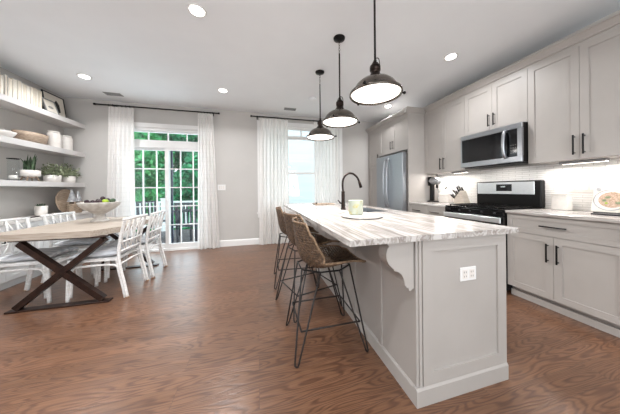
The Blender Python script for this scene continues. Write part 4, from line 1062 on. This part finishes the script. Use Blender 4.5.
# coffee grinder / mixer with a dark body
t = thing('stand_mixer', 'dark stand mixer with a steel head in the corner by the fridge panel', 'stand mixer', (3.05, 3.17, .9156))
MB().rbox(2.98, 3.14, 3.08, 3.25, z, z+.022, .008).build('base', 'black', t)
MB().rbox(3.03, 3.10, 3.185, 3.245, z+.0225, z+.30, .012).build('column', 'black', t)
MB().tube([(3.06, 3.25, z+.375), (3.06, 3.235, z+.375), (3.06, 3.19, z+.38), (3.06, 3.11, z+.375), (3.06, 3.05, z+.36), (3.06, 3.03, z+.355)], [.045, .06, .066, .062, .048, .03], 16).build('head', 'steel', t)
MB().rbox(3.0, 3.12, 3.195, 3.26, z+.29, z+.455, .015).build('motor_housing', 'black', t)
MB().tube([(3.06, 3.10, z+.31), (3.06, 3.10, z+.25)], .02, 12).build('hub', 'black', t)
m = MB()
for i in range(8):
    a = 2*PI*i/8; m.tube(smooth([(3.06+math.cos(a)*.008, 3.10+math.sin(a)*.008, z+.25), (3.06+math.cos(a)*.034, 3.10+math.sin(a)*.034, z+.17), (3.06+math.cos(a)*.03, 3.10+math.sin(a)*.03, z+.11), (3.06, 3.10, z+.085)], 3), .0018, 5)
m.build('whisk', 'steel', t)

# ------------------------------------------------------------------ outside
struct(MB().box(-9, 9, D+T+.005, 30, -1.3, -1.2).build('ground', 'lawn'))
struct(MB().box(-5.5, .2, D+T+.002, 7.55, -.16, -.06).build('deck_floor', 'deck'))
t = thing('deck_railing', 'white deck railing with square posts and balusters beyond the glass door', 'railing', (-2.6, 7.45, -.06))
for x in (-5.3, -3.95, -2.75, -1.55, -.1): 
    m = MB().box(x-.055, x+.055, 7.39, 7.50, -.0595, .90); m.box(x-.07, x+.07, 7.375, 7.515, .9005, .93); m.build('post', 'rail', t)
xs_ = [-5.3, -3.95, -2.75, -1.55, -.1]
for a, b in zip(xs_[:-1], xs_[1:]):
    MB().box(a+.056, b-.056, 7.41, 7.48, .79, .84).build('top_rail', 'rail', t); MB().box(a+.056, b-.056, 7.42, 7.47, .03, .07).build('bottom_rail', 'rail', t)
    m = MB(); n = int((b-a)/.12)
    for i in range(1, n): x = a+(b-a)*i/n; m.box(x-.018, x+.018, 7.425, 7.465, .0705, .7895)
    bl = m.build('baluster', 'rail', t); bl['kind'] = 'stuff'
# patio table and chair
t = thing('patio_table', 'dark patio table standing on the deck behind the glass door', 'patio table', (-1.75, 6.3, -.06))
MB().rbox(-2.1, -1.35, 6.0, 6.6, .62, .65).build('tabletop', 'patio', t)
for x in (-2.05, -1.40):
    for y in (6.05, 6.55): MB().box(x-.02, x+.02, y-.02, y+.02, -.0595, .6195).build('leg', 'patio', t)
def pchair(x, y, rz, label):
    t = thing('patio_chair', label, 'patio chair', (x, y, -.0595), rz, 'patio chairs on the deck'); q = dict(world=False)
    MB().rbox(-.24, .24, -.24, .24, .41, .44).build('seat', 'patio', t, **q)
    for sx in (-1, 1):
        MB().box(sx*.22-.015, sx*.22+.015, -.235, -.205, 0, .409).build('leg', 'patio', t, **q); MB().bar((sx*.22, .22, 0), (sx*.22, .28, .95), .03, .03, (1, 0, 0)).build('leg', 'patio', t, **q)
    m = MB()
    for i in range(6): x_ = -.19+i*.076; m.bar((x_, .245, .46), (x_, .275, .90), .03, .012, (0, 1, 0))
    m.box(-.24, .24, .262, .29, .905, .95); m.build('backrest', 'patio', t, **q)
pchair(-1.45, 5.55, 2.8, 'dark patio chair on the near side of the patio table'); pchair(-2.62, 6.45, .9, 'dark patio chair at the left end of the patio table')
# trees
def tree(x, y, h_, r_, k, label, seed):
    rr = random.Random(seed); t = thing('garden_tree', label, 'tree', (x, y, -1.2), group='green trees beyond the deck')
    MB().tube([(x, y, -1.2), (x+.1, y, h_*.3), (x, y+.1, h_*.8)], [.10, .07, .03], 8).build('trunk', 'bark', t)
    m = MB()
    blobs = [(Vector((x+rr.uniform(-.6, .6)*r_, y+rr.uniform(-.35, .35)*r_, -1.0+(h_+1)*(i+.5)/16)), rr.uniform(.42, .6)*r_*(1-.35*i/16)) for i in range(16)]
    for c, R_ in blobs:
        for _ in range(760):
            d_ = Vector((rr.gauss(0, 1) for _ in range(3))).normalized(); d_.y = -abs(d_.y) if rr.random() < .6 else d_.y
            p = c+d_*R_*rr.uniform(.8, 1.05)
            if p.z < -1.15: continue
            a = Vector((rr.gauss(0, 1) for _ in range(3))).normalized(); b = a.orthogonal().normalized(); s = rr.uniform(.07, .17)
            m.add([p-a*s, p+b*s*.6, p+a*s, p-b*s*.6], [[0, 1, 2, 3]])
    m.build('foliage', k, t)
for i, (x, y, h_, r_, k, l) in enumerate([(-7.0, 11.6, 5.5, 1.5, 'tree', 'dense green tree farthest left beyond the deck'), (-4.9, 11.0, 5.2, 1.4, 'tree2', 'lighter green tree in front of the left door panel beyond the deck'), (-3.0, 11.6, 5.6, 1.5, 'tree', 'dense green tree beyond the deck, seen through the right door panel'),
                                          (-8.8, 15.5, 7.5, 2.2, 'tree2', 'lighter green tall tree farthest back on the left'), (-1.2, 15.2, 7, 1.6, 'tree2', 'lighter green tall tree nearest the pale house'), (-5.9, 15.0, 8, 2.2, 'tree', 'tall dense tree behind the two left trees'), (-3.2, 15.4, 8, 2.0, 'tree2', 'tall light tree behind the railing on the right'),
                                          (-10.5, 20.5, 10, 3.2, 'tree', 'far tree on the left behind the others'), (-6.2, 20.5, 10, 3.0, 'tree', 'far tree in the middle behind the others'), (-2.4, 20.5, 10, 3.0, 'tree', 'far tree on the right behind the others')]):
    tree(x, y, h_*1.15, r_*1.1, k, l, 40+i)
t = thing('neighbouring_house', 'pale sided house seen through the window', 'house', (4.2, 12, -1.2))
MB().box(.9, 8, 11, 14, -1.1995, 5.2).build('wall', 'siding', t)
MB().prism([(10.7, 5.2), (14.3, 5.2), (12.5, 6.8)], .6, 8.3, 'x').build('roof', 'vent', t)
